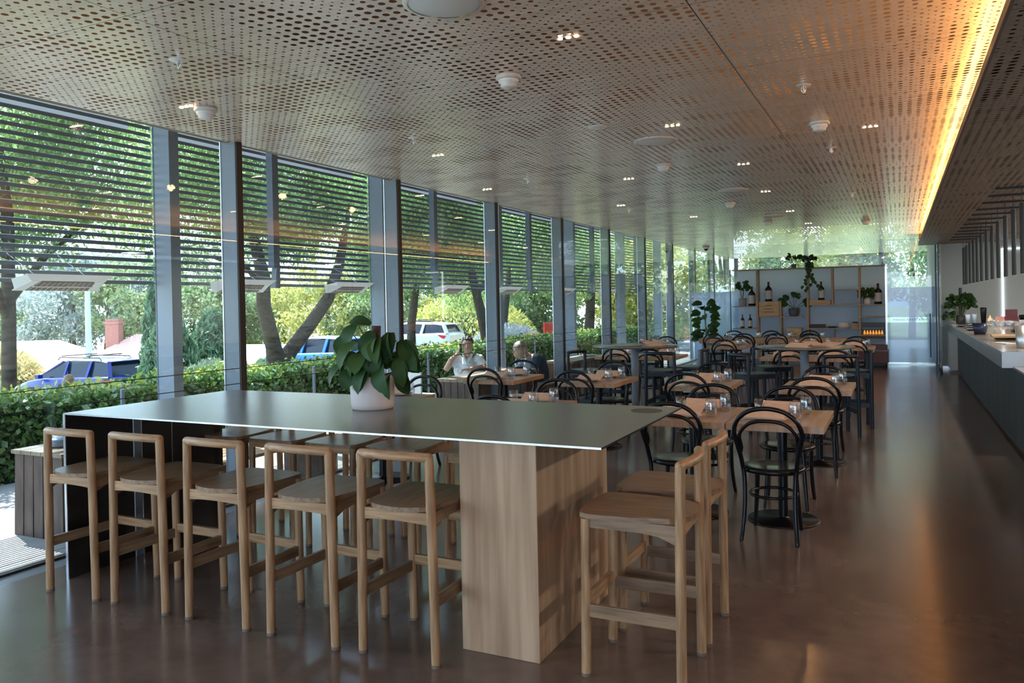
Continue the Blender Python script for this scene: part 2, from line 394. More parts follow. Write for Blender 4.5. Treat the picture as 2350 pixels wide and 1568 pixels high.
# cross partition of glass with frosted film
def frost_mat(dens=.62):
    m = bpy.data.materials.new('frosted_film'); m.use_nodes = True; n = m.node_tree; n.nodes.clear()
    o = n.nodes.new('ShaderNodeOutputMaterial'); t = n.nodes.new('ShaderNodeBsdfTransparent'); d = n.nodes.new('ShaderNodeBsdfTranslucent'); df = n.nodes.new('ShaderNodeBsdfDiffuse')
    t.inputs['Color'].default_value = (.80, .90, 1, 1); d.inputs['Color'].default_value = (.66, .80, 1.0, 1); df.inputs['Color'].default_value = (.42, .58, .88, 1)  # blue tint paints the reflected sky into the film
    g = n.nodes.new('ShaderNodeBsdfGlossy'); g.inputs['Roughness'].default_value = .05
    a = n.nodes.new('ShaderNodeMixShader'); a.inputs[0].default_value = .5; bq = n.nodes.new('ShaderNodeMixShader'); bq.inputs[0].default_value = dens
    c = n.nodes.new('ShaderNodeMixShader'); c.inputs[0].default_value = .09
    n.links.new(d.outputs[0], a.inputs[1]); n.links.new(df.outputs[0], a.inputs[2]); n.links.new(t.outputs[0], bq.inputs[1]); n.links.new(a.outputs[0], bq.inputs[2])
    n.links.new(bq.outputs[0], c.inputs[1]); n.links.new(g.outputs[0], c.inputs[2]); n.links.new(c.outputs[0], o.inputs[0]); return m
m_frost = frost_mat()
PY = 21.3
part_ = tag(MB().box(GX+.02, -.26, PY, PY+.012, 0, CZ).build('window_31', m_win), kind='structure')
MB().box(GX+.02, -.26, PY-.004, PY-.001, .05, 1.83).build('frosted_film', m_frost, part_)
MB().box(-4.4, -4.38, PY-.02, PY+.03, 0, CZ).build('joint', m_mull, part_)
# wall beside the door and end wall of the bar
m_wallw = mat('pale_wall_panel', (.66, .66, .65), .5)
m_wallg = noise_mat('grey_green_wall_panel', (.44, .47, .455), (.40, .43, .415), (1, 1, 1), .8, .45, 2, .4, space='World')
o = tag(MB().box(.835, 6, 19.93, 20.05, .0, 2.76).build('wall_end', m_wallg), kind='structure')
MB().box(.80, .85, 19.86, 20.06, 0, 2.75).build('jamb', m_wallw, o)
m_slot = mat('lit_slot', (1, 1, 1), .5, emit=(.85, .92, 1), es=1.6)
q = MB(); q.box(2.0, 2.02, 19.905, 19.928, 0, 2.59); q.box(2.0, 2.6, 19.905, 19.928, 2.585, 2.60); q.build('light_line', m_slot, o)
tag(MB().box(.80, 6, 19.90, 19.93, 0, .06).build('baseboard_end', m_edge), kind='structure')
tag(MB().box(.80, .86, 20.06, 27.6, 0, CZ).build('wall_corridor', m_wallw), kind='structure')
tag(MB().box(4.6, 4.7, -8, 20, 0, 2.76).build('wall_right', m_wallg), kind='structure')
# glass door with sign band and handle
door = tag(MB().box(-.245, .76, 20.98, 20.99, .02, 2.98).build('door_1', m_win), kind='structure')
MB().box(-.245, .76, 20.972, 20.976, .05, .998).box(-.245, .76, 20.972, 20.976, 1.119, 1.83).build('frosted_film', m_frost, door)
m_sign = frost_mat(.28); m_sign.name = 'pale_blue_sign_band'; m_signt = mat('blue_lettering', (.03, .08, .25), .6)
sg = MB().box(-.24, .745, 20.962, 20.966, 1.0, 1.117).build('sign_band', m_sign, door)
tx = bpy.data.curves.new('lettering', 'FONT'); tx.body = 'MAROUL ESTATE ROOM'; tx.size = .058; tx.space_character = 1.2; tx.align_x = 'CENTER'; tx.align_y = 'CENTER'
tx.extrude = .001; to = bpy.data.objects.new('lettering', tx); link(to, sg); to.location = (.24, 20.959, 1.058); to.rotation_euler = (PI/2, 0, 0); tx.materials.append(m_signt)
MB().box(.64, .665, 20.92, 20.945, .18, 1.2).box(.645, .66, 20.94, 20.98, .3, .32).box(.645, .66, 20.94, 20.98, 1.08, 1.10).build('door_handle', m_black, door)
MB().box(-.275, -.245, 20.95, 21.02, 0, 2.4).build('door_post', m_edge, door)
tag(MB().box(-.26, .80, 20.95, 20.99, 0, .02).build('trim_40', m_edge), kind='structure')
tag(MB().box(.755, .80, 18.6, 21.0, 0, .05).build('trim_41', m_mulldark), kind='structure')
sp_ = tag(MB().box(.77, .782, 18.75, 20.98, .05, 2.98).build('window_32', m_win), kind='structure')
for i, yv in enumerate((19.35, 20.6)): MB().box(.75, .80, yv-.02, yv+.02, .0, CZ).build('joint', m_mull, sp_)

# ceiling fittings
def mk_smoke():
    t = thing('smoke_detector', '', 'smoke detector')
    MB().lathe([(0, 0), (.075, 0), (.08, -.02), (.07, -.03), (0, -.03)], n=24).build('mounting_plate', m_whitedet, t)
    MB().lathe([(.062, -.03), (.062, -.045), (.05, -.05), (.05, -.068), (.035, -.078), (0, -.08)], n=24).build('sensor_head', m_white, t)
    return t
def mk_spk():
    t = thing('ceiling_speaker', '', 'speaker')
    MB().lathe([(0, -.012), (.165, -.012), (.18, -.004), (.18, 0)], n=40).build('grille', m_white, t)
    MB().lathe([(.168, -.014), (.19, -.010), (.19, 0)], n=40).build('rim', m_whitedet, t)
    return t
def mk_spr():
    t = thing('sprinkler_head', '', 'sprinkler')
    MB().lathe([(.0, -.004), (.045, -.004), (.05, 0)], n=24).build('escutcheon', m_white, t)
    q = MB().tube([(0, 0, 0), (0, 0, -.05)], .007, 8); q.tube([(.012, 0, -.01), (.015, 0, -.03), (0, 0, -.052)], .003, 6); q.tube([(-.012, 0, -.01), (-.015, 0, -.03), (0, 0, -.052)], .003, 6)
    q.disc(.016, (0, 0), -.056, -.053, 12); q.build('nozzle', m_chrome, t); return t
m_dl = mat('lit_lens', (1, .7, .4), .5, emit=(1, .62, .34), es=14)
def mk_dl():
    t = thing('downlight', '', 'ceiling light')
    q = MB().box(-.075, .075, -.022, .022, .012, .02); q.build('lamp_plate', m_black, t)
    for i in range(3): MB().disc(.0125, (-.045+.045*i, 0), -.003, .010, 16).build('lens', m_dl, t)
    return t
sm, sk, sr, dl = mk_smoke(), mk_spk(), mk_spr(), mk_dl()
place_names = {0: 'nearest the camera', 1: 'second from the camera', 2: 'third from the camera', 3: 'fourth from the camera', 4: 'farthest from the camera'}
for (x, y), lb in zip([(-4.31, 4.045), (-2.134, 4.393), (-.548, 6.769), (-2.142, 7.985), (-2.165, 11.667), (-2.096, 14.859), (-.519, 15.849)],
    ['above the windows, nearest the window wall', 'in the middle row, nearest the camera', 'near the glowing cove, nearest the camera', 'in the middle row, second from the camera', 'in the middle row, third from the camera', 'in the middle row, farthest from the camera', 'near the glowing cove, farther away']):
    place(sm, 'round white smoke detector on the perforated ceiling '+lb, (x, y, CZ), 0, 'smoke detectors on the ceiling')
for i, (x, y) in enumerate([(-1.877, 3.19), (-1.889, 6.809), (-1.881, 10.359), (-1.883, 13.911)]):
    place(sk, 'large round white ceiling speaker, '+['partly cut by the top edge of the photo', 'second from the camera', 'third from the camera', 'farthest from the camera'][i], (x, y, CZ), 0, 'round speakers in the ceiling')
o = MB().lathe([(0, -.01), (.07, -.01), (.078, 0)], n=24).build('blank_disc', m_white); o.location = (-2.145, 6.023, CZ); tag(o, 'small flat white disc cap on the ceiling left of the second speaker', 'ceiling cap')
for (x, y), lb in zip([(-3.613, 3.201), (-3.616, 5.608), (-3.715, 8.086), (-3.638, 11.566), (-3.729, 15.314), (-.544, 5.572), (-.544, 7.977), (-.539, 11.595)],
    ['window side row, nearest the camera', 'window side row, second from the camera', 'window side row, third from the camera', 'window side row, fourth from the camera', 'window side row, farthest away', 'cove side row, nearest the camera', 'cove side row, middle one', 'cove side row, farthest away']):
    place(sr, 'small white and chrome sprinkler head on the ceiling, '+lb, (x, y, CZ), 0, 'sprinkler heads')
for i, (x, y) in enumerate([(-4.395, 3.952), (-3.853, 6.387), (-4.484, 8.572), (-1.553, 3.929), (-1.612, 6.308), (-.191, 7.2), (-2.751, 8.752), (-1.427, 8.468), (-1.54, 10.774), (-3.608, 11.079), (-3.064, 13.289), (-1.545, 13.4), (-1.498, 15.778), (-1.608, 17.905)]):
    place(dl, 'small warm triple downlight in the ceiling, '+['left of the window side smoke detector', 'window side, second nearest the camera', 'window side, third nearest the camera', 'above the high table, nearest the camera', 'next to the second speaker', 'right side, near the glowing cove', 'middle left, behind the window side sprinklers', 'middle row, third nearest the camera', 'middle row, left of the third speaker', 'window side, fourth from the camera', 'left, fifth row from the camera', 'middle row, near the fourth speaker', 'middle row, second farthest', 'middle row, farthest'][i], (x, y, CZ), 0, 'triple downlights in the perforated ceiling')
t = thing('security_camera', 'white dome security camera with a black lens, on the ceiling by the far window mullions', 'camera', (-4.45, 20.6, CZ))
MB().lathe([(0, 0), (.09, 0), (.09, -.05), (.07, -.07), (0, -.07)], n=20).build('housing', m_white, t)
MB().sphere((0, 0, -.07), .055, 14, 8).build('lens_dome', m_black, t)

# ================================================================== FURNITURE
# ---- high steel table
t = thing('high_table', 'long high table with a grey steel top, black end plates and timber box leg', 'table', (0, 0, 0))
TX0, TX1, TY0, TY1 = -4.535, -1.115, 3.105, 4.44
top = MB().box(TX0, TX1, TY0, TY1, .993, 1.001).build('table_top', m_steel_top, t)
MB().box(TX0, TX1, TY0-.003, TY0, .992, 1.0005).build('front_edge', m_edge, top)
MB().box(TX1, TX1+.002, TY0, TY1, .992, 1.0005).build('end_edge', m_steel_black, top)
MB().disc(.085, (-1.26, 4.25), 1.0012, 1.003, 40).build('cable_port_cap', mat('cap_grey', (.10, .10, .095), .5, .3), top)
leg = MB().box(-1.85, -1.457, 3.2, 4.14, 0, .992).build('timber_leg', m_oakpanel, t, bevel=.003)
e = MB().box(-4.535, -4.52, 3.105, 3.57, 0, .992).build('end_plate', m_steel_black, t)
MB().box(-4.535, -4.522, 3.58, 3.632, 0, .992).build('inset_strip', m_mull, e)
MB().box(-4.538, -4.519, 3.633, 3.638, 0, .992).build('light_joint', m_edge, e)
MB().box(-4.538, -4.519, 3.101, 3.106, 0, .992).build('light_joint', m_edge, e)
e = MB().box(-4.535, -4.52, 3.638, 3.875, 0, .992).build('end_plate', m_steel_black, t)
MB().box(-4.538, -4.519, 3.876, 3.880, 0, .992).build('light_joint', m_edge, e)
e = MB().box(-4.535, -4.52, 3.881, 4.33, 0, .992).build('end_plate', m_steel_black, t)

# ---- timber / painted bar stool (origin on the floor, faces +Y)
def mk_stool(mu, mx_, my_, endm, name='bar_stool'):
    t = thing(name, '', 'stool')
    RX, RY = .183, -.215
    for s in (-1, 1):
        l = MB().tube([(s*.198, RY+.005, .012), (s*.190, RY+.003, .60), (s*.183, RY, .928)], [.0215, .0225, .0215], 14).build('back_leg', mu, t)
        MB().disc(.0222, (s*.198, RY+.005), 0, .014, 14).build('leg_end', endm, l)
        l = MB().tube([(s*.186, .205, .012), (s*.186, .195, .68)], [.021, .022], 14).build('front_leg', mu, t)
        MB().disc(.0217, (s*.186, .205), 0, .014, 14).build('leg_end', endm, l)
        MB().bar((s*.192, RY, .285), (s*.186, .2, .285), .02, .055).build('side_stretcher', my_, t, bevel=.003)
        xx = s*.184; q = MB()
        prof = [(-.215, .682), (.19, .682), (.19, .642), (-.05, .640), (-.12, .632), (-.205, .598), (-.215, .594)]
        vs = [(xx-.009, y, z) for y, z in prof]+[(xx+.009, y, z) for y, z in prof]; n_ = len(prof)
        q.add(vs, [(j, (j+1) % n_, n_+(j+1) % n_, n_+j) for j in range(n_)]+[tuple(range(n_))[::-1], tuple(range(n_, 2*n_))]); q.build('side_rail', my_, t)
    MB().bar((-.186, .203, .315), (.186, .203, .315), .026, .050).build('foot_rail', mx_, t, bevel=.003)
    # rear rail: deep in the corners, thinner in the middle
    q = MB(); n = 12; vs = []
    for i in range(n+1):
        u = i/n*2-1; x = .183*u; zb = .634-.008*abs(u)**2.2; y = RY+.006
        vs += [(x, y-.01, zb), (x, y+.01, zb), (x, y+.01, .680), (x, y-.01, .680)]
    fs = []
    for i in range(n):
        a = 4*i
        for j in range(4): fs.append((a+j, a+(j+1) % 4, a+4+(j+1) % 4, a+4+j))
    q.add(vs, fs); q.add(vs[:4], [(3, 2, 1, 0)]); q.add(vs[-4:], [(0, 1, 2, 3)]); q.build('seat_rail', mx_, t)
    MB().bar((-.18, .2, .66), (.18, .2, .66), .018, .04).build('seat_rail', mx_, t)
    # back rail bows backwards
    pts = []
    for i in range(15):
        u = i/14*2-1; pts.append((RX*u, RY-.034*(1-u*u), .928+.006*(1-u*u)))
    q = MB().tube(pts, [.0215]*15, 14); 
    for s in (-1, 1): q.sphere((s*RX, RY, .928), .0217, 14, 8)
    q.build('back_rail', mx_, t)
    # seat: broad at the front, rounded at the back
    poly = []
    for i in range(13):
        a = PI+PI*i/12; poly.append((.178*math.cos(a)*1.0, -.135+.115*math.sin(a)))
    poly += [(.205, .0), (.212, .12), (.208, .185), (.19, .222), (.14, .235), (0, .24), (-.14, .235), (-.19, .222), (-.208, .185), (-.212, .12), (-.205, 0)]
    MB().prism(poly, .682, .704).build('seat', my_, t, bevel=.006)
    return t
oak = mk_stool(m_oak, m_oakx, m_oaky, m_endgrain)
R_ = math.radians
near = [(-4.235, 3.14, 0), (-3.705, 3.155, 0), (-3.147, 3.165, .0), (-2.60, 3.175, .0), (-2.064, 3.2, .0)]
for (x, y, r), lb in zip(near, ['leftmost by the window', 'second from left', 'third from left', 'fourth from left', 'beside the leg']):
    place(oak, 'oak bar stool along the near side of the steel high table, '+lb, (x, y, 0), r, 'oak bar stools around the high table')
for x, lb in zip([-4.42, -3.92, -3.42, -2.92, -2.33], ['leftmost', 'second from left', 'third from left', 'fourth from left', 'behind the leg']):
    place(oak, 'oak bar stool on the far side of the steel high table, '+lb, (x, 4.40, 0), PI, 'oak bar stools around the high table')
place(oak, 'oak bar stool at the right end of the high table, nearer of the two', (-1.03, 3.375, 0), PI/2+.02, 'oak bar stools around the high table')
place(oak, 'oak bar stool at the right end of the high table, farther of the two', (-1.03, 3.885, 0), PI/2, 'oak bar stools around the high table')
navy = mk_stool(m_navy, m_navy, m_navy, m_black, 'painted_bar_stool')
for (x, y, r, lb) in [(-2.80, 10.28, .04, 'left round high table, its back to the camera'), (-3.72, 11.15, PI, 'left round high table, beside its post'), (-2.62, 10.95, PI/2, 'left round high table, on its right side'), (-3.80, 10.15, -PI/2-.3, 'left round high table, at its left front'),
                      (-1.62, 10.05, -.75, 'right round high table, at its left front'), (-.68, 10.05, .32, 'right round high table, at its right front'), (-.55, 10.75, PI/2+.15, 'right round high table, on its right by the aisle'), (-1.55, 11.2, PI+.5, 'right round high table, on its far left side')]:
    place(navy, 'dark navy bar stool at the '+lb, (x, y, 0), r, 'navy bar stools around the round high tables')
for x, y, lb in [(-3.33, 10.72, 'left, window side'), (-1.085, 10.66, 'right, aisle side')]:
    t = thing('round_high_table', 'round high table with a thin grey top on one steel post, '+lb, 'table', (x, y, 0), 0, 'round high tables')
    MB().lathe([(0, .975), (.55, .975), (.592, .988), (.592, 1.0), (0, 1.0)], n=64).build('table_top', m_steel_top, t)
    MB().tube([(0, 0, .02), (0, 0, .975)], .052, 24).build('post', m_col, t)
    MB().lathe([(0, 0), (.30, 0), (.30, .012), (.06, .02), (.052, .03)], n=48).build('base', m_steel_black, t)

# ---- bentwood chair (origin on the floor, faces +Y)
def mk_chair():
    t = thing('bentwood_chair', '', 'chair')
    def smooth(P, n=6):
        out = []
        P = [Vector(p) for p in P]
        for i in range(len(P)-1):
            p0, p1, p2, p3 = P[max(i-1, 0)], P[i], P[i+1], P[min(i+2, len(P)-1)]
            for k in range(n):
                u = k/n; out.append(.5*((2*p1)+(-p0+p2)*u+(2*p0-5*p1+4*p2-p3)*u*u+(-p0+3*p1-3*p2+p3)*u**3))
        return out+[P[-1]]
    arch = [(-.17, -.155, .47), (-.183, -.175, .56), (-.205, -.20, .66), (-.215, -.215, .73), (-.185, -.235, .81), (-.11, -.245, .868), (0, -.25, .888), (.11, -.245, .868), (.185, -.235, .81), (.215, -.215, .73), (.205, -.20, .66), (.183, -.175, .56), (.17, -.155, .47)]
    MB().tube(smooth(arch), .0155, 12).build('back_hoop', m_black, t)
    inner = [(-.178, -.172, .585), (-.185, -.187, .65), (-.178, -.20, .715), (-.13, -.215, .772), (-.07, -.222, .797), (0, -.225, .803), (.07, -.222, .797), (.13, -.215, .772), (.178, -.20, .715), (.185, -.187, .65), (.178, -.172, .585)]
    q = MB().tube(smooth(inner), .0125, 10)
    for s in (-1, 1): q.bar((s*.180, -.170, .60), (s*.188, -.19, .665), .022, .03)
    q.build('inner_hoop', m_black, t)
    for s in (-1, 1):
        MB().tube(smooth([(s*.17, -.155, .47), (s*.163, -.155, .40), (s*.160, -.17, .25), (s*.168, -.195, .10), (s*.178, -.225, .0)]), [.0155]*24+[.0125], 12).build('back_leg', m_black, t)
        MB().tube([(s*.125, .125, .44), (s*.135, .14, .25), (s*.155, .17, 0)], [.018, .016, .0125], 12).build('front_leg', m_black, t)
    q = MB().lathe([(0, .437), (.19, .437), (.205, .445), (.208, .458), (.203, .470), (.185, .474), (.165, .472)], n=48); q.build('seat_ring', m_black, t)
    MB().lathe([(0, .468), (.12, .470), (.166, .4735)], n=48).build('seat_panel', m_seatlac, t)
    ring = [(.152*math.cos(a), -.01+.165*math.sin(a), .285) for a in [2*PI*i/32 for i in range(32)]]
    MB().tube(ring, .010, 10, closed=True).build('leg_ring', m_black, t)
    return t
ch = mk_chair()
G = 'black bentwood chairs in the dining room'
chairs = [
 (-.785, 5.62, 0, 'nearest the camera, before the right half of the double table'),
 (-1.45, 5.70, 0, 'half hidden behind the two oak stools at the high table end'),
 (-.80, 6.50, PI, 'on the far side of the right half of the nearest double table'),
 (-1.43, 6.52, PI, 'on the far side of the left half of the nearest double table'),
 (-.70, 7.82, 0, 'on the near side of the second aisle table'),
 (-.72, 8.70, PI, 'on the far side of the second aisle table'),
 (-1.88, 7.98, 0, 'on the near side of the pale shining middle table'),
 (-1.90, 8.86, PI, 'on the far side of the pale shining middle table'),
 (-3.08, 8.0, 0, 'on the near side of the table before the left round table'),
 (-3.10, 8.9, PI, 'on the far side of the table before the left round table'),
 (-2.90, 6.62, PI, 'on the far side of the table just behind the high steel table'),
 (-2.86, 5.75, 0, 'just peeking over the back edge of the high steel table'),
 (-4.20, 8.09, 0, 'on the near side of the window table beyond the potted plant'),
 (-4.30, 8.86, PI, 'at the window table, in front of the person in the dark jacket'),
 (-4.36, 6.62, PI, 'by the window just right of the white pot'),
 (-2.83, 14.7, 0, 'on the near side of the table under the fiddle leaf plant'),
 (-3.60, 17.45, 0, 'at the long communal table, leftmost on its near side'),
 (-2.96, 17.42, 0, 'at the long communal table, second from the left on its near side'),
 (-2.30, 17.45, 0, 'at the long communal table, third from the left on its near side'),
 (-1.64, 17.45, 0, 'at the long communal table, rightmost on its near side'),
 (-3.45, 18.6, PI, 'at the long communal table, leftmost on its far side'),
 (-2.62, 18.5, PI, 'at the long communal table, middle one on its far side'),
 (-1.78, 18.5, PI, 'at the long communal table, rightmost on its far side'),
 (-2.80, 15.8, PI, 'on the far side of the table under the fiddle leaf plant'),
 (-.71, 15.58, PI, 'by the aisle near the fridge, on the far side of its table'),
 (-.69, 14.6, 0, 'by the aisle near the fridge, on the near side of its table'),
 (-1.38, 11.9, 0, 'behind the right round high table, left of its post'),
 (-.80, 11.85, 0, 'behind the right round high table, right of its post'),
 (-.88, 13.05, PI, 'on the far side of the double table behind the right round table'),
 (-3.95, 11.95, 0, 'behind the left round high table, left of its post'),
 (-3.42, 11.9, 0, 'behind the left round high table, right of its post'),
 (-4.25, 15.6, PI, 'on the far side of the farthest window table'),
 (-4.18, 14.5, 0, 'on the near side of the farthest window table')]
for x, y, r, lb in chairs:
    place(ch, 'black bentwood chair '+lb, (x, y, 0), r+random.uniform(-.05, .05), G)

# ---- pedestal dining tables
def mk_table(w=.64, d=.86):
    t = thing('dining_table', '', 'table')
    MB().box(-w/2, w/2, -d/2, d/2, .702, .75).build('table_top', m_ttop, t, bevel=.003)
    MB().tube([(0, 0, .012), (0, 0, .70)], .034, 18).build('post', m_black, t)
    MB().lathe([(0, 0), (.245, 0), (.25, .006), (.245, .012), (.04, .018), (.034, .03)], n=40).build('base', m_black, t)
    MB().box(-.2, .2, -.03, .03, .69, .702).build('top_bracket', m_black, t)
    return t
tb = mk_table()
tables = {
 'A1': (-.775, 6.02, 'timber dining table, right half of the nearest double table'),
 'A2': (-1.42, 6.02, 'timber dining table, left half of the nearest double table'),
 'A3': (-2.86, 6.05, 'timber dining table just behind the high steel table, barely showing over it'),
 'A4': (-4.36, 6.12, 'timber dining table by the window right of the white plant pot'),
 'B1': (-.72, 8.28, 'timber dining table by the aisle, second from the camera'),
 'B2': (-1.83, 8.28, 'timber dining table whose top shines pale between the two aisle rows'),
 'B3': (-3.02, 8.37, 'timber dining table in front of the left round high table'),
 'B4': (-4.20, 8.38, 'timber dining table by the window in front of the outdoor timber table'),
 'C1': (-.90, 12.45, 'timber dining table behind the right round high table, right half'),
 'C2': (-1.53, 12.45, 'timber dining table behind the right round high table, left half'),
 'C3': (-3.40, 12.35, 'timber dining table behind the left round high table, right half'),
 'C4': (-4.05, 12.35, 'timber dining table behind the left round high table, left half by the window'),
 'D1': (-.70, 15.06, 'timber dining table by the aisle near the fridge'),
 'D2': (-2.85, 15.22, 'timber dining table under the fiddle leaf plant'),
 'D3': (-4.25, 15.05, 'timber dining table farthest along the window')}
for k_, (x, y, lb) in tables.items(): place(tb, lb, (x, y, 0), 0, 'timber pedestal dining tables')
# communal table at the back
t = thing('communal_table', 'long thick-topped timber communal table on pale box legs in front of the shelving', 'table', (0, 0, 0))
MB().box(-4.0, -.95, 17.62, 18.25, .66, .77).build('table_top', m_ttop, t, bevel=.004)
for x in (-3.75, -1.35): MB().box(x-.2, x+.2, 17.72, 18.15, 0, .66).build('box_leg', m_col, t)

# ---- table settings
def mk_plate():
    t = MB().lathe([(0, .004), (.07, .004), (.075, .002), (.085, .006), (.125, .018), (.128, .020), (.12, .016), (.08, .010), (0, .009)], n=32).build('dinner_plate', m_china); tag(t, '', 'plate'); return t
def mk_menu(m, name):
    q = MB(); q.hexa([(-.075, -.13, 0), (.075, -.13, 0), (.075, .13, 0), (-.075, .13, 0)], [(-.075, -.13, .003), (.075, -.13, .003), (.075, .13, .003), (-.075, .13, .003)])
    q.hexa([(-.073, -.128, .004), (.077, -.126, .034), (.077, .132, .040), (-.073, .13, .006)], [(-.073, -.128, .006), (.077, -.126, .036), (.077, .132, .042), (-.073, .13, .008)])
    o = q.build(name, m); return tag(o, '', 'menu')
def mk_glass():
    o = MB().lathe([(0, .002), (.028, .002), (.036, .02), (.040, .045), (.036, .08), (.030, .108), (.0285, .108), (.034, .08), (.038, .045), (.034, .022), (0, .008)], n=24).build('stemless_glass', m_glassware); return tag(o, '', 'glass')
def mk_tumbler():
    o = MB().lathe([(0, .002), (.028, .002), (.033, .09), (.0315, .09), (.027, .008), (0, .008)], n=20).build('water_tumbler', m_glassware); return tag(o, '', 'glass')
def mk_cut():
    t = thing('cutlery_set', '', 'cutlery'); 
    MB().box(-.012, -.004, -.09, .09, 0, .002).box(-.017, .001, .06, .1, 0, .002).build('fork', m_chrome, t)
    MB().box(.008, .014, -.09, .0, 0, .003).box(.006, .018, 0, .1, 0, .0015).build('knife', m_chrome, t); return t
pl, mk_, gl, tu, cu = mk_plate(), mk_menu(m_kraft, 'kraft_menu'), mk_glass(), mk_tumbler(), mk_cut()
gl.scale = (1.12, 1.12, 1.28); tu.scale = (1.1, 1.1, 1.35); mk_.scale = (1.15, 1.05, 1.3)
setnames = {'A1': 'nearest double table, right half', 'A2': 'nearest double table, left half', 'A3': 'table just behind the steel high table', 'A4': 'window table right of the white pot',
 'B1': 'second aisle table', 'B2': 'pale shining middle table', 'B3': 'table before the left round high table', 'B4': 'window table by the outdoor timber table', 'C1': 'double table behind the right round table, right half', 'C2': 'double table behind the right round table, left half',
 'C3': 'double table behind the left round table, right half', 'C4': 'double table behind the left round table, left half', 'D1': 'aisle table near the fridge', 'D2': 'table under the fiddle leaf plant', 'D3': 'farthest window table'}
for k_, nm in setnames.items():
    x, y, _ = tables[k_]; ox = -.06 if k_ == 'A1' else 0
    for s, side in ((-1, 'near'), (1, 'far')):
        px_, py_ = x+ox+s*.02, y+s*.235
        place(pl, 'white plate, %s side of the %s' % (side, nm), (px_, py_, .75), 0, 'plates on the dining tables')
        place(mk_, 'kraft menu, %s side of the %s' % (side, nm), (px_+.01, py_, .772), (PI/2 if s < 0 else PI/2+.15)+random.uniform(-.1, .1), 'kraft menus on the plates')
        place(gl, 'stemless wine glass, %s side of the %s' % (side, nm), (px_+.19, py_-s*.07, .75), 0, 'wine glasses on the dining tables')
        place(cu, 'fork and knife, %s side of the %s' % (side, nm), (px_-.17, py_, .75), random.uniform(-.1, .1), 'cutlery on the dining tables')
    place(tu, 'water tumbler at the middle of the %s' % nm, (x+ox-.10, y+.02, .75), 0, 'water tumblers on the dining tables')
for i, x in enumerate((-3.6, -2.95, -2.3, -1.65)):
    nm = ['leftmost', 'second', 'third', 'rightmost'][i]
    for yy_, side in ((17.75, 'near'), (18.12, 'far')):
        place(pl, 'white plate on the communal table, %s place on the %s side' % (nm, side), (x, yy_, .77), 0, 'plates on the communal table')
        place(gl, 'stemless wine glass on the communal table, %s place on the %s side' % (nm, side), (x+.2, yy_+(.05 if yy_ < 18 else -.05), .77), 0, 'wine glasses on the communal table')
for nm, x, y, lst in [('right', -1.085, 10.66, [(.1, .2), (.3, .0), (-.05, -.2)]), ('left', -3.33, 10.72, [(.25, .2), (.3, -.1), (.1, .35)])]:
    for (dx, dy), ps in zip(lst, ('far', 'side', 'near')):
        place(mk_, 'kraft paper menu lying at the %s of the %s round high table' % (ps, nm), (x+dx, y+dy, 1.0), random.uniform(0, 3), 'menus on the round high tables')
        place(tu, 'water tumbler at the %s of the %s round high table' % (ps, nm), (x+dx-.03, y+dy+.18 if dy < .3 else y+dy-.18, 1.0), 0, 'tumblers on the round high tables')

# ---- potted plant on the high table
def leaf_mesh(q, base, tip, w, fold=.25, nrm=(0, 0, 1), n=6, heart=.0):
    base, tip = Vector(base), Vector(tip); d = tip-base; s = d.cross(Vector(nrm))
    if s.length < 1e-5: s = Vector((1, 0, 0))
    s.normalize(); u = s.cross(d.normalized()); vs = []; ln = d.length
    for i in range(n+1):
        f = i/n; hw = w*.5*(math.sin(PI*min(1, (f*.88+.10)))**.75) if i < n else 0.0005
        c = base+d*f+u*(.18*ln*math.sin(PI*f)); 
        vs += [c-s*hw+u*hw*fold, c, c+s*hw+u*hw*fold]
    fs = []
    for i in range(n): a = 3*i; fs += [(a, a+1, a+4, a+3), (a+1, a+2, a+5, a+4)]
    q.add(vs, fs, True)
def potplant(name, label, loc, pot, leavesL, stems, cat='potted plant', soilz=None, group=None, rz=0):
    """pot = (profile, material); leavesL = list of (base, tip, width)"""
    t = thing(name, label, cat, loc, rz, group)
    MB().lathe(pot[0], n=36).build('pot', pot[1], t)
    r = pot[0][-1][0]; z = soilz
    MB().lathe([(0, z), (r, z)], n=28).build('soil', m_soil, t)
    q = MB()
    for P, rr in stems: q.tube(P, rr, 8)
    q.build('stems', m_stem, t)
    q = MB()
    gr_ = random.Random(17)
    for l in leavesL: leaf_mesh(q, l[0], l[1], l[2], nrm=(gr_.uniform(-.6, .6), -1, gr_.uniform(0, 1.1)))
    q.build('foliage', m_plantleaf, t)
    return t
rnd = random.Random(3)
pts = []; st = []
# hanging heart-shaped leaves around a moss pole
heads = [(-.11, .0, .50), (-.17, .02, .44), (.02, -.04, .46), (.12, .0, .45), (.17, .04, .40), (-.06, -.07, .40), (.06, -.08, .36), (-.14, -.03, .34), (.19, -.02, .30), (.10, -.1, .42), (-.02, -.11, .33), (-.12, -.08, .28), (.13, -.09, .27), (.0, .1, .42), (-.1, .1, .35), (.1, .1, .33), (.2, .05, .34), (.15, .08, .22), (-.05, -.12, .24), (.04, -.1, .26)]
for (x, y, z) in heads:
    st.append(([(0, 0, .2), (x*.4, y*.4, z*.8+.02), (x*.9, y*.9, z)], .0035))
    n_ = 1 if rnd.random() < .4 else 2
    for k in range(n_):
        dx, dy = x*.45+rnd.uniform(-.05, .05), y*.45+rnd.uniform(-.05, .05); ln = rnd.uniform(.11, .17)
        pts.append(((x+k*.02, y, z), (x+dx, y+dy-.02, z-ln), rnd.uniform(.085, .12)))
pts.append(((.0, 0, .50), (-.15, -.02, .51), .07)); pts.append(((.13, -.02, .2), (.155, -.05, .06), .07)); pts.append(((-.06, -.12, .22), (-.065, -.14, .11), .06))
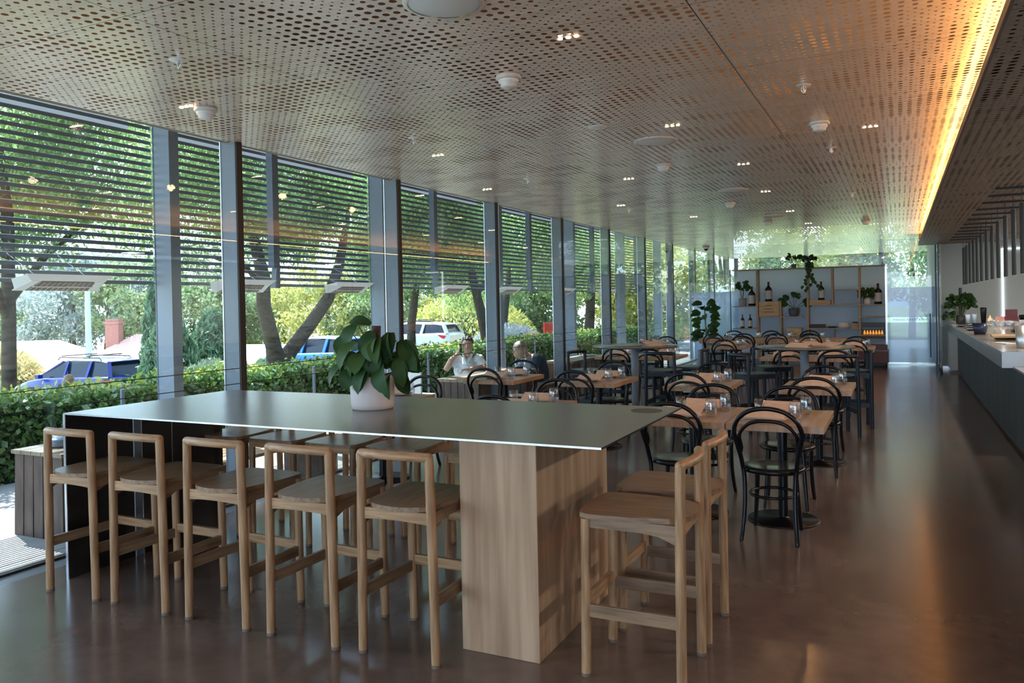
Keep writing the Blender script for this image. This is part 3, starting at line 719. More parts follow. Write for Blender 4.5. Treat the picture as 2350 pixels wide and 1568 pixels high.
for k in range(16):
    a = rnd.uniform(0, 2*PI); r_ = rnd.uniform(.03, .1); z = rnd.uniform(.2, .3)
    pts.append(((r_*math.cos(a), r_*math.sin(a), z+.05), (r_*1.6*math.cos(a), r_*1.6*math.sin(a), z-.06), .09))
potprof = [(0, 0), (.112, 0), (.122, .006), (.127, .03), (.134, .195), (.132, .199), (.126, .195), (.121, .14)]
t = potplant('potted_philodendron', 'leafy green plant on a moss pole in a white clay pot on the high table', (-2.82, 3.87, 1.001), (potprof, m_terr), pts, st, soilz=.17)
MB().tube([(.02, 0, .15), (.03, .01, .49)], .028, 10).build('moss_pole', noise_mat('moss_pole_fibre', (.10, .05, .03), (.05, .025, .015), (1, 1, 1), 40, .9), t)

# ================================================================== SHELVING AT THE BACK
SY0, SY1 = 20.55, 20.90
m_shelf = noise_mat('shelf_timber', (.40, .27, .16), (.28, .18, .10), (2, 8, 8), 3, .5, 4, .4)
m_backp = mat('frosted_back_panel', (.60, .64, .70), .35); 
bb_ = m_backp.node_tree.nodes['Principled BSDF']; tl = N(m_backp, 'ShaderNodeBsdfTranslucent'); tl.inputs['Color'].default_value = (.95, .97, 1, 1); ms = N(m_backp, 'ShaderNodeMixShader'); ms.inputs[0].default_value = .65
L(m_backp, bb_.outputs[0], ms.inputs[1]); L(m_backp, tl.outputs[0], ms.inputs[2]); L(m_backp, ms.outputs[0], m_backp.node_tree.nodes['Material Output'].inputs['Surface'])
t = thing('display_shelf', 'wide timber display shelving with pale frosted back panels, in front of the back glass', 'shelf', (0, 0, 0))
MB().box(-3.70, -.28, SY1-.012, SY1-.004, .10, 2.35).build('back_panel', m_backp, t)
MB().box(-3.80, -.27, SY0, SY1, 2.345, 2.37).build('top_board', m_shelf, t)
for x0, z0, z1 in [(-3.21, .10, 2.345), (-2.66, .10, 1.56), (-2.02, .10, 2.345), (-1.46, 1.47, 2.345), (-.86, .10, 2.345)]:
    MB().box(x0, x0+.045, SY0, SY1-.014, z0, z1).build('upright', m_shelf, t)
for x0, x1, z in [(-3.80, -3.21, 1.45), (-3.80, -3.21, .89), (-3.165, -2.66, 1.185), (-2.615, -2.12, 1.175), (-1.975, -.86, 1.455), (-1.415, -.86, 1.81), (-1.975, -.86, .885), (-.815, -.285, 1.445), (-.815, -.285, 1.155), (-.815, -.285, .63), (-3.165, -.86, .12)]:
    MB().box(x0, x1, SY0, SY1-.014, z-.022, z).build('shelf_board', m_shelf, t)
MB().box(-1.42, -1.40, SY0, SY1-.014, .12, .863).build('upright', m_shelf, t)
MB().tube([(-3.84, SY0, 0), (-3.84, SY0, 2.38)], .012, 8).build('side_rod', m_black, t)
MB().box(-.285, -.265, SY0, SY0+.02, 0, 2.36).build('side_rod', m_edge, t)
MB().box(-3.8, -.28, SY0+.02, SY1, .0, .10).build('plinth', m_mull, t)
# wooden wine crates
m_crate = noise_mat('crate_pine', (.52, .36, .20), (.42, .28, .15), (1.5, 6, 10), 3, .6, 4, .3); m_brand = mat('branded_mark', (.20, .11, .06), .8)
def crate(label, x0, x1, z0, z1, y0=SY0+.01, marks=3, tilt=0):
    y1 = y0+.28
    t = thing('wine_crate', label, 'crate', ((x0+x1)/2, y0, z0), tilt, 'wooden wine crates on the display shelf')
    w, h = x1-x0, z1-z0
    q = MB(); n = 3
    for i in range(n): q.box(-w/2, w/2, 0, .01, h*i/n+.002, h*(i+1)/n-.002)
    q.build('front_boards', m_crate, t, bevel=.002)
    MB().box(-w/2, -w/2+.01, .01, .28, 0, h).box(w/2-.01, w/2, .01, .28, 0, h).box(-w/2, w/2, .27, .28, 0, h).box(-w/2, w/2, .01, .27, 0, .01).box(-w/2, w/2, .01, .27, h-.01, h).build('sides', m_crate, t)
    q = MB()
    for i in range(marks):
        zc = h*(.25+.22*i); q.box(-w*.28+.03*i, w*.26-.02*i, -.0015, 0, zc, zc+h*.05)
    if marks > 2: q.disc(.001, (0, 0), 0, .001, 6); q.tube([(-.02, -.001, h*.8), (.0, -.001, h*.86), (.02, -.001, h*.8)], .004, 6)
    q.build('branded_marks', m_brand, t); return t
crate('large pine wine crate with branded marks, under the tall bottle on the left', -3.15, -2.67, 1.19, 1.555)
crate('flat pine wine crate under the middle magnum bottle', -1.96, -1.48, 1.457, 1.565, marks=1)
crate('small pine wine crate standing behind the dark pot, above another crate', -2.50, -2.15, .60, .89, marks=2)
crate('pine wine crate below the one behind the dark pot', -2.52, -2.12, .395, .60, marks=1)
crate('pine crate lowest in the stack under the dark concrete pot', -2.55, -2.10, .142, .395, marks=1)
# wine bottles
m_bottle = mat('dark_bottle_glass', (.008, .006, .006), .12, 0, .7); m_lab = mat('cream_bottle_label', (.48, .45, .42), .7); m_caps = mat('dark_red_capsule', (.10, .012, .015), .4)
def mk_bottle(h, r):
    t = thing('wine_bottle', '', 'bottle')
    MB().lathe([(0, 0), (r*.95, 0), (r, h*.02), (r, h*.58), (r*.85, h*.67), (r*.42, h*.75), (r*.30, h*.80), (r*.29, h*.9)], n=28).build('bottle_body', m_bottle, t)
    MB().lathe([(r*.305, h*.82), (r*.31, h*.985), (r*.34, h*.985), (r*.34, h), (0, h)], n=20).build('capsule', m_caps, t)
    q = MB(); n = 18; vs = []
    for i in range(n+1):
        a = -PI/2-1.25+2.5*i/n
        for z in (h*.12, h*.55): vs.append((r*1.012*math.cos(a), r*1.012*math.sin(a), z))
    q.add(vs, [(2*i, 2*i+2, 2*i+3, 2*i+1) for i in range(n)], True); q.build('paper_label', m_lab, t)
    return t
mag = mk_bottle(.49, .088); sb_ = mk_bottle(.35, .05)
place(mag, 'large wine bottle with a cream label, leftmost on the shelf beside the small fig plant', (-3.34, 20.70, 1.451), .2, 'big display bottles')
place(mag, 'large wine bottle with a cream label standing on the big pine crate', (-2.93, 20.70, 1.556), 0, 'big display bottles')
o = place(mag, 'wine bottle with a cream label standing on the flat crate in the middle bay', (-1.70, 20.72, 1.566), 0, 'big display bottles'); o.scale = (.85, .85, .92)
place(mag, 'large wine bottle with a cream label, rightmost on the shelf beside a bushy plant', (-.44, 20.70, 1.446), -.1, 'big display bottles')
place(sb_, 'small wine bottle on the low left shelf, left one of the two', (-3.58, 20.70, .891), 0, 'small display bottles')
place(sb_, 'small wine bottle on the low left shelf, right one of the two', (-3.39, 20.70, .891), 0, 'small display bottles')
# shelf plants
def gen_leaves(seed, n, c, r, ln, w, up=0, down=0):
    g_ = random.Random(seed); out = []; st = []
    for i in range(n):
        a = g_.uniform(0, 2*PI); e = g_.uniform(-.3, 1.1); rr = g_.uniform(.45, 1)
        p = Vector((c[0]+r[0]*rr*math.cos(a)*math.cos(e), c[1]+r[1]*rr*math.sin(a)*math.cos(e), c[2]+r[2]*rr*math.sin(e)))
        l = g_.uniform(.7, 1.2)*ln; d = Vector((math.cos(a), math.sin(a), up-down+g_.uniform(-.4, .4))).normalized()
        out.append((tuple(p), tuple(p+d*l), w*g_.uniform(.8, 1.2)))
        if i % 3 == 0: st.append(([(0, 0, .1), tuple(p*.6), tuple(p)], .004))
    return out, st
def cylpot(r, h): return [(0, 0), (r*.9, 0), (r*.97, .01), (r, h), (r*.93, h), (r*.9, h*.8)]
l1, s1 = gen_leaves(11, 26, (0, 0, .42), (.10, .10, .20), .13, .10, up=.4)
potplant('potted_fig', 'small fiddle leaf fig in a grey pot, leftmost on the upper shelf', (-3.57, 20.70, 1.451), (cylpot(.10, .20), m_concpot), l1, s1, soilz=.18, group='plants on the display shelf')
mon = []; mst = []
for (x, y, z) in [(-.30, 0, .42), (-.19, -.02, .50), (.12, -.02, .54), (.30, -.03, .40), (.36, .02, .33), (.0, -.03, .58), (-.24, .02, .35)]:
    mst.append(([(0, 0, .18), (x*.5, y, z*.75), (x*.85, y, z)], .006)); mon.append(((x*.8, y, z+.02), (x*1.15, y-.04, z-.10), .17)); mon.append(((x*.75, y, z), (x*1.0, y-.05, z-.13), .12))
m_darkpot = mat('charcoal_pot', (.07, .075, .085), .7)
potplant('potted_monstera', 'monstera with split leaves on long stems in a dark round concrete pot on the shelf', (-2.33, 20.68, 1.177), ([(0, 0), (.08, 0), (.105, .02), (.125, .08), (.13, .20), (.12, .20), (.11, .16)], m_darkpot), mon, mst, soilz=.18, group='plants on the display shelf')
l1, s1 = gen_leaves(12, 70, (0, -.03, .22), (.15, .12, .24), .11, .075, down=.7)
potplant('potted_trailing_plant', 'bushy dark green plant spilling over a brown pot, right bay of the shelf', (-.68, 20.70, 1.446), (cylpot(.09, .16), m_terr), l1, s1, soilz=.14, group='plants on the display shelf')
l1, s1 = gen_leaves(13, 36, (0, 0, .20), (.13, .10, .12), .10, .07, down=.3)
g_ = random.Random(5)
for i in range(26):
    f = i/25; x = .02+math.sin(i*1.9)*.09*(.5+f)+g_.uniform(-.03, .03)+(.16*f if i % 3 == 0 else 0); z = .15-.68*f
    l1.append(((x, -.20, z), (x+g_.uniform(-.05, .05), -.23, z-.09), .075))
s1.append(([(0, -.05, .16), (.0, -.19, .10), (.02, -.20, -.2), (.05, -.20, -.5)], .004))
potplant('potted_trailing_vine', 'vine in a black pot on top of the shelving, trailing down its middle upright', (-1.98, 20.72, 2.371), (cylpot(.075, .13), m_blackpot), l1, s1, soilz=.11, group='plants on the display shelf')
l1, s1 = gen_leaves(14, 30, (0, 0, .22), (.16, .1, .12), .10, .06, up=.3)
potplant('potted_succulent', 'small grey-green plant in a plum pot on top of the shelving, left of the vine', (-2.33, 20.75, 2.371), (cylpot(.06, .10), mat('plum_pot', (.15, .10, .13), .6)), l1, s1, soilz=.09, group='plants on the display shelf')
# things on the low middle shelf
o = MB().box(-.17, .17, 0, .2, 0, .035).box(-.165, .165, .005, .195, .035, .06).box(-.17, .17, 0, .2, .06, .09).build('dark_book_stack', m_mulldark); o.location = (-1.78, 20.6, .886); tag(o, 'dark flat box set on the low middle shelf, left end', 'box')
o = MB().lathe([(0, 0), (.07, 0), (.13, .035), (.125, .035), (.06, .006)], n=28).build('shallow_dish', m_blackpot); o.location = (-1.46, 20.7, .886); tag(o, 'shallow dark dish on the low middle shelf', 'dish')
o = MB().lathe([(0, 0), (.10, 0), (.115, .02), (.12, .13), (.112, .13), (.105, .02), (0, .012)], n=28).build('pale_bowl', m_terr); o.location = (-1.2, 20.7, .886); tag(o, 'pale round bowl on the low middle shelf', 'bowl')
t = thing('planter_box', 'small square timber box with dark plant tops on the low middle shelf, right end', 'planter', (-.94, 20.68, .886))
MB().box(-.075, .065, -.07, .07, 0, .11).build('box_body', m_shelf, t)
q = MB(); l1, _ = gen_leaves(15, 30, (0, 0, .11), (.06, .06, .03), .04, .03, up=.6)
for l in l1: leaf_mesh(q, *l)
q.build('foliage', m_plantleaf, t)
# fridge and cabinet
t = thing('drinks_fridge', 'small black drinks fridge with a row of glowing orange bottles, right end of the shelving', 'fridge', (-.55, 20.56, .632))
MB().box(-.26, .26, .03, .33, 0, .375).build('cabinet', m_black, t)
MB().box(-.235, .235, .0, .028, .235, .255).build('handle_rail', m_col, t)
m_amber = mat('glowing_amber_bottle', (.75, .26, .03), .3, emit=(1, .35, .05), es=.25)  # bottles glow by their own emission to look lit
for i in range(7): MB().lathe([(0, 0), (.022, 0), (.024, .05), (.010, .075), (.010, .1)], (-.19+.063*i, .015, .10), 12).build('bottle', m_amber, t)
MB().box(-.26, .26, .0, .03, .06, .095).build('rack', m_shelf, t)
t = thing('low_cabinet', 'dark red-brown low cabinet on wheels below the fridge, right end of the shelving', 'cabinet', (-.55, 20.15, 0))
m_redcab = mat('red_brown_cabinet', (.085, .022, .015), .4)
MB().box(-.32, .32, 0, .38, .09, .36).build('cabinet_body', m_redcab, t); MB().box(-.33, .33, -.01, .39, .36, .38).build('worktop', m_col, t)
MB().box(-.30, .30, .02, .36, .38, .50).build('drawer', m_redcab, t)
for x in (-.28, .28): MB().tube([(x-.01, .03, .04), (x+.01, .03, .04)], .04, 14).build('wheel', m_black, t)
for x in (-.28, .28): MB().tube([(x-.01, .35, .04), (x+.01, .35, .04)], .04, 14).build('wheel', m_black, t)
# floor plant by the communal table
fl = []; fs_ = []
g_ = random.Random(9)
for i in range(34):
    z = .72+.85*(i/33); a = g_.uniform(0, 2*PI); rr = .05+.16*math.sin(PI*(i+6)/44); l = g_.uniform(.20, .28)
    p = (rr*math.cos(a)*.6, rr*math.sin(a)*.6, z); fl.append((p, (p[0]+l*math.cos(a), p[1]+l*math.sin(a), z+g_.uniform(-.12, .12)), g_.uniform(.13, .17)))
fs_.append(([(0, 0, .4), (.02, 0, .9), (-.01, .01, 1.5)], .015))
potplant('fiddle_leaf_fig', 'tall fiddle leaf fig standing on the floor by the left end of the communal table', (-4.07, 18.6, 0), (cylpot(.18, .45), m_concpot), fl, fs_, soilz=.42)

# ================================================================== BAR
m_barsteel = noise_mat('bar_steel_apron', (.36, .37, .385), (.31, .32, .335), (1, 1, .3), 1.4, .32, 3, .6, metal=.55, space='World')
m_bartop = noise_mat('bar_top_stone', (.22, .19, .165), (.16, .135, .115), (1, 1, 1), 2, .16, 4, .6, space='World')
m_barbase = noise_mat('bar_dark_concrete', (.055, .075, .085), (.035, .047, .055), (6, 3, .6), 1.2, .5, 5, .4, space='World')
t = thing('bar_counter', 'long bar counter with a pale steel apron and a dark base, along the right side', 'bar', (0, 0, 0))
MB().box(.955, 1.95, 9.62, 19.9, .985, 1.012).build('counter_top', m_bartop, t)
ap = MB().box(.950, .965, 9.61, 19.9, .845, .985).build('apron', m_barsteel, t)
MB().box(.95, 1.95, 9.60, 9.62, .845, 1.010).build('end_panel', m_barsteel, t)
MB().box(.9485, .955, 9.60, 19.9, .986, 1.014).build('bright_edge', m_edge, t)
MB().box(1.08, 1.9, 3.0, 18.78, .05, .84).build('bar_base', m_barbase, t)
MB().box(1.11, 1.88, 3.0, 18.7, 0, .05).build('toe_kick', m_black, t)
MB().box(1.05, 1.95, 3.0, 9.60, .84, .86).build('low_counter_top', m_barsteel, t)
MB().box(.955, 1.10, 18.8, 19.9, .06, .84).build('end_pier', m_wallw, t)
# pendants
m_tube = mat('matt_black_tube', (.012, .012, .014), .45)
def mk_pend():
    t = thing('pendant_light', '', 'pendant light')
    MB().tube([(0, 0, 0), (0, 0, .75)], .023, 18).build('black_tube', m_tube, t)
    MB().disc(.022, (0, 0), -.003, .0, 16).build('lamp', m_white, t)
    MB().tube([(0, 0, .75), (0, 0, .91)], .004, 6).build('cable', m_tube, t)
    MB().box(-.24, .24, -.02, .02, .905, .925).build('ceiling_bar', m_tube, t)
    return t
pn = mk_pend()
for y in (9.935, 11.412, 12.978, 14.588, 16.074, 17.665, 18.383):
    l = bpy.data.lights.new('pendant_lamp', 'SPOT'); l.energy = 14; l.color = (1, .86, .7); l.spot_size = 1.9; l.spot_blend = .6; l.shadow_soft_size = .02
    o = bpy.data.objects.new('pendant_lamp', l); link(o); o.location = (1.187, y, 1.815)
for i, y in enumerate((4.5, 7.5, 10.5, 13.5, 16.5)):  # added unseen fill lamps that brighten the bar end wall
    t = thing('added_bar_light', 'added unseen fill light in the dark soffit behind the bar, number %s from the camera' % ['one', 'two', 'three', 'four', 'five'][i], 'ceiling light', (3.25, y, 2.75), 0, 'added fill lights behind the bar')
    MB().lathe([(.05, 0), (.065, -.006), (.07, 0)], n=20).build('trim_ring', m_white, t); MB().disc(.05, (0, 0), -.003, -.001, 20).build('lens', m_dl, t)
    area('added_bar_lamp', (3.25, y, 2.74), (0, 0, 0), .3, .3, 26, (1, .93, .84))
ords = ['nearest, cut by the photo edge', 'second from the camera', 'third from the camera', 'fourth from the camera', 'fifth from the camera', 'sixth from the camera', 'seventh from the camera', 'eighth from the camera', 'ninth from the camera', 'tenth from the camera', 'eleventh from the camera', 'farthest, in front of the end wall']
for i, y in enumerate([9.935, 10.638, 11.412, 12.223, 12.978, 13.76, 14.588, 15.362, 16.074, 16.855, 17.665, 18.383]):
    place(pn, 'slim black tube pendant over the bar, '+ords[i], (1.187, y, 1.823), 0, 'black tube pendants over the bar')
# things on the bar
def mk_balloon():
    t = MB().lathe([(0, .002), (.035, .002), (.037, .004), (.008, .010), (.005, .02), (.005, .085), (.012, .095), (.042, .12), (.056, .155), (.052, .20), (.042, .225), (.0405, .225), (.050, .20), (.054, .155), (.040, .122), (.008, .10)], n=28).build('balloon_wine_glass', m_glassware); return tag(t, '', 'glass')
bg_ = mk_balloon(); bg_.scale = (1.15, 1.15, 1.0)
for i, (x, y) in enumerate([(1.16, 13.0), (1.27, 12.95), (1.38, 12.98), (1.49, 12.95), (1.22, 13.2), (1.33, 13.18), (1.44, 13.2), (1.56, 13.15)]):
    o = place(bg_, 'balloon wine glass upright on the bar, '+('front' if i < 4 else 'back')+' row, '+['first from the left', 'second from the left', 'third from the left', 'fourth from the left'][i % 4], (x, y, 1.012), 0, 'balloon wine glasses on the bar')
o = MB().lathe([(0, 0), (.075, 0), (.08, .01), (.095, .25), (.09, .25), (.078, .02), (0, .015)], n=28).build('ice_bucket', mat('brushed_steel', (.5, .53, .57), .3, .9)); o.location = (1.24, 10.32, 1.012); tag(o, 'tapered brushed steel ice bucket near the end of the bar', 'bucket')
o = MB().lathe([(0, 0), (.085, 0), (.09, .01), (.09, .36), (.0, .36)], n=28).build('black_dispenser', m_black); o.location = (1.42, 10.2, 1.012); tag(o, 'tall black cylinder dispenser on the bar, cut by the right edge of the photo', 'dispenser')
o = MB().box(-.15, .15, -.1, .1, 0, .02).box(-.16, .16, -.11, .11, .02, .035).build('timber_board', m_crate); o.location = (1.24, 12.1, 1.05); tag(o, 'pale timber serving board resting on a black tray on the bar', 'board')
o = MB().hexa([(-.10, -.08, 0), (.2, -.08, 0), (.2, .08, 0), (-.10, .08, 0)], [(-.14, -.1, .038), (.22, -.1, .038), (.22, .1, .038), (-.14, .1, .038)]).build('black_tray', m_black); o.location = (1.24, 12.1, 1.012); tag(o, 'black tray under the timber board on the bar', 'tray')
o = MB().box(-.06, .06, -.11, .11, 0, .012).build('folded_napkin', m_paperw); o.location = (1.14, 11.2, 1.012); o.rotation_euler = (0, 0, .5); tag(o, 'folded white napkin on the bar beside the steel bucket', 'napkin')
o = MB().lathe([(0, 0), (.05, 0), (.05, .05), (.02, .05), (0, .05)], n=20).build('red_pot', mat('red_plastic', (.4, .03, .03), .4)); o.location = (1.48, 12.6, 1.012); tag(o, 'small red lidded pot behind the wine glasses on the bar', 'pot'); o.scale = (1, 1, .5)
l1, s1 = gen_leaves(21, 90, (0, 0, .42), (.22, .18, .26), .13, .085, down=.3)
l2, _ = gen_leaves(22, 22, (-.22, 0, .16), (.08, .1, .14), .11, .07, down=.8)
t = potplant('bar_plant', 'bushy green plant with a dark support pole at the far end of the bar', (1.17, 19.2, 1.012), (cylpot(.09, .18), m_blackpot), l1+l2, s1, soilz=.15)
MB().tube([(0, .02, .1), (0, .02, .76)], .03, 10).build('support_pole', m_blackpot, t)
for i, (x, y, h, r, m_, lb) in enumerate([(1.28, 18.9, .20, .05, mat('blue_glass_jar', (.35, .45, .58), .15), 'grey-blue glass jar beside the bar plant, left one'), (1.40, 18.9, .21, .05, mat('blue_glass_jar_2', (.30, .40, .52), .15), 'grey-blue glass jar beside the bar plant, right one'), (1.56, 18.9, .34, .06, m_black, 'dark vase beside the bar plant')]):
    o = MB().lathe([(0, 0), (r*.7, 0), (r, h*.95), (r*.9, h), (r*.6, h*.1)], n=20).build('jar', m_); o.location = (x, y, 1.012); tag(o, lb, 'jar')
t = thing('candle_bottle', 'small cream bottle shaped like a lit lamp, right of the dark vase on the bar', 'bottle', (1.66, 18.7, 1.012))
MB().lathe([(0, 0), (.045, 0), (.05, .09), (.03, .13), (.012, .15), (.012, .18), (0, .18)], n=16).build('bottle_body', mat('cream_bottle', (.75, .6, .38), .4), t)
o = MB().box(-.14, .14, -.03, .03, 0, .17).build('pink_box', mat('salmon_card', (.55, .24, .20), .7)); o.location = (1.83, 18.0, 1.012); tag(o, 'salmon pink flat box standing on the bar', 'box')
o = MB().box(-.09, .09, -.02, .02, 0, .13).box(-.10, .10, -.06, .06, -.20, 0).build('red_menu_stand', mat('dark_red_card', (.14, .02, .03), .4)); o.location = (1.80, 16.6, 1.212); tag(o, 'dark red card stand on the bar behind the wine glasses', 'card stand')
t = thing('coffee_canister', 'black-lidded canister with a white label on the bar, left of the lit slot', 'canister', (1.86, 15.6, 1.012))
MB().lathe([(0, 0), (.06, 0), (.06, .20), (0, .20)], n=20).build('canister_body', m_black, t); MB().lathe([(.055, .20), (.066, .20), (.066, .25), (0, .255)], n=20).build('lid', m_black, t)
MB().box(-.045, .045, -.064, -.060, .08, .17).build('paper_label', m_paperw, t)
o = MB().lathe([(0, 0), (.12, 0), (.16, .06), (.12, .15), (0, .17)], n=24).build('black_grinder', m_black); o.location = (1.70, 14.6, 1.012); tag(o, 'low black rounded machine on the bar behind the wine glasses', 'machine')
o = MB().lathe([(0, 0), (.08, 0), (.11, .17), (.10, .17), (.07, .01)], n=24).build('navy_bowl', mat('navy_glaze', (.02, .03, .07), .3)); o.location = (1.10, 13.9, 1.012); tag(o, 'dark navy bowl on the bar left of the wine glasses', 'bowl')
for i, (x, y) in enumerate([(1.12, 15.4), (1.14, 16.3), (1.10, 17.3)]):
    t = thing('plate_stack', 'stack of dark-edged plates on the bar, %s' % ['nearest the wine glasses', 'middle one', 'farthest one'][i], 'plates', (x, y, 1.012), 0, 'stacked plates along the bar')
    for k in range(3): MB().lathe([(0, .0), (.06, 0), (.12, .02), (.06, .01)], (0, 0, .02*k), 24).build('plate', m_china if k % 2 else m_black, t)

# ================================================================== OUTSIDE
DZ = -.15
def gz(x): return -.45-.085*max(0, -x-12)
# paving (large slabs with joints)
bm_ = m_deck.node_tree; 
tag(MB().box(-8.3, GX-.03, -10, 34, -.4, DZ).build('outdoor_deck', m_deck), kind='structure')
q = MB()
for y in [3.187+1.2*k for k in range(-3, 24)]: q.box(-8.3, GX-.03, y-.004, y+.004, DZ, DZ+.0012)
for x in (-5.63, -6.6, -7.6): q.box(x-.004, x+.004, -1, 33, DZ, DZ+.0012)
tag(q.build('paving_joints', mat('joint_grey', (.16, .16, .16), .9)), kind='structure')
m_ground = noise_mat('asphalt_and_grass', (.17, .17, .17), (.22, .215, .21), (1, 1, 1), 2, .9, 6, .2)
m_grass = noise_mat('dry_grass', (.20, .26, .08), (.36, .34, .17), (1, 1, 1), 1.2, .95, 8, .1)
q = MB(); xs = [-8.3, -12, -30, -60, -130]
for i in range(4):
    a, b_ = xs[i], xs[i+1]; q.add([(a, -40, gz(a)), (b_, -40, gz(b_)), (b_, 170, gz(b_)), (a, 170, gz(a))], [(0, 1, 2, 3)])
tag(q.build('ground', m_grass), kind='structure')
tag(MB().add([(-14.2, -40, gz(-14.2)+.01), (-34, -40, gz(-34)+.01), (-34, 40, gz(-34)+.01), (-14.2, 40, gz(-14.2)+.01)], [(0, 1, 2, 3)]).build('car_park', m_ground), kind='structure')
tag(MB().box(-8.3, 40, 34, 170, -.8, -.3).build('garden_ground', m_grass), kind='structure')
tag(MB().box(-8.3, 8, 27.62, 34, -.5, -.05).build('rear_terrace', m_deck), kind='structure')
# columns
CYS = [2.27, 6.27, 10.27, 14.28, 18.3, 22.25, 26.25]
def mk_col():
    t = thing('steel_column', '', 'column')
    MB().box(-.12, .12, -.065, -.045, 0, 4.12).box(-.12, .12, .045, .065, 0, 4.12).build('flange', m_col, t)
    MB().box(-.10, .12, -.045, .045, 0, 4.12).build('web', m_col, t)
    MB().box(-.135, -.12, -.07, .07, 0, 4.12).build('side_angle', m_louv, t); return t
cl = mk_col()
for i, y in enumerate(CYS):
    place(cl, 'painted steel column outside the windows between louvre bays, '+['left of the photo edge', 'first from the left', 'second from the left', 'third from the left', 'fourth from the left', 'fifth from the left', 'farthest'][i], (-7.3, y, DZ), 0, 'steel columns outside the windows')
# louvre bays
def mk_louv(ln):
    t = thing('louvre_screen', '', 'louvre')
    q = MB(); z = 1.925
    while z < 3.96:
        q.hexa([(-.003, -ln/2, z-.020), (-.003, ln/2, z-.020), (.005, ln/2, z-.022), (.005, -ln/2, z-.022)], [(-.005, -ln/2, z+.020), (-.005, ln/2, z+.020), (.003, ln/2, z+.018), (.003, -ln/2, z+.018)]); z += .0816
    q.build('blades', m_louv, t)
    return t
def mk_post():
    t = thing('louvre_post', '', 'post')
    MB().box(-.05, .05, -.055, .055, 2.15, 3.98).build('post', m_louv, t)
    MB().hexa([(-.03, -.04, 1.88), (.05, -.04, 1.88), (.05, .055, 1.88), (-.03, .055, 1.88)], [(-.03, .03, 2.42), (.05, .03, 2.42), (.05, .055, 2.42), (-.03, .055, 2.42)]).build('bracket', m_col, t)
    return t
lv, lp = mk_louv(3.86), mk_post()
for i in range(6):
    yc = (CYS[i]+CYS[i+1])/2
    nm = ['nearest bay, left of the first column', 'second bay, around the leaning tree', 'third bay', 'fourth bay', 'fifth bay', 'farthest bay'][i]
    place(lv, 'horizontal grey sun louvres outside the window wall, '+nm, (-7.46, yc, 0), 0, 'sun louvre bays')
    if i: place(lp, 'dark post with a tapered bracket under the louvres, '+nm, (-7.36, CYS[i]+1.73, 0), 0, 'louvre posts')
for i in range(6):
    yc = (CYS[i]+CYS[i+1])/2
    o = MB().box(-.03, .03, -1.65, 1.75, -.05, .05).build('eaves_beam', m_white); o.location = (-7.62, yc, 3.655)
    tag(o, 'pale beam behind the top louvres, just under the ceiling line, '+['nearest bay', 'second bay', 'third bay', 'fourth bay', 'fifth bay', 'farthest bay'][i], 'beam', 'pale beams behind the louvres')
# heaters
def mk_heat():
    t = thing('patio_heater', '', 'heater')
    m = m_white
    # open trough facing down and towards the building; local Y is its length
    # sloping trough: near lip high, opening faces down and towards the building
    MB().hexa([(.045, -.33, .045), (.045, .33, .045), (-.125, .40, -.035), (-.125, -.40, -.035)][::-1], [(.085, -.42, .095), (.085, .42, .095), (-.135, .42, .06), (-.135, -.42, .06)][::-1]).build('casing', m_white, t)
    q = MB()
    q.hexa([(.048, -.355, .040), (.048, .355, .040), (.040, .355, .040), (.040, -.355, .040)], [(.092, -.43, .10), (.092, .43, .10), (.084, .43, .10), (.084, -.43, .10)])
    for s_ in (-1, 1): q.hexa([(.046, s_*.345, .036), (.046, s_*.26, .036), (-.128, s_*.31, -.045), (-.128, s_*.42, -.045)], [(.046, s_*.345, .046), (.046, s_*.26, .046), (-.128, s_*.31, -.035), (-.128, s_*.42, -.035)])
    q.build('reflector', m_white, t)
    MB().hexa([(.040, -.27, .032), (.040, .27, .032), (-.118, .31, -.044), (-.118, -.31, -.044)], [(.040, -.27, .042), (.040, .27, .042), (-.118, .31, -.034), (-.118, -.31, -.034)]).build('opening', m_endgrain, t)
    q = MB(); q.tube([(-.03, -.29, -.008), (-.03, .29, -.008)], .009, 8)
    for k in range(12): q.tube([(-.118, -.30+.0545*k, -.050), (.040, -.27+.049*k, .026)], .0025, 5)
    q.build('element_grille', m_whitedet, t)
    q = MB(); q.bar((-.03, -.25, .08), (-.50, -.25, .33), .005, .005); q.bar((-.03, .25, .08), (-.50, .25, .33), .005, .005); q.build('hanger', m_col, t)
    return t
ht = mk_heat()
for i, y in enumerate([4.83, 7.1, 9.12, 12.0, 14.25, 17.2, 20.2]):
    place(ht, 'white radiant patio heater hanging under the louvres, '+['first from the left', 'second from the left', 'third from the left', 'fourth from the left', 'fifth from the left', 'sixth from the left', 'farthest'][i], (-6.98, y, 1.86), 0, 'patio heaters under the louvres')
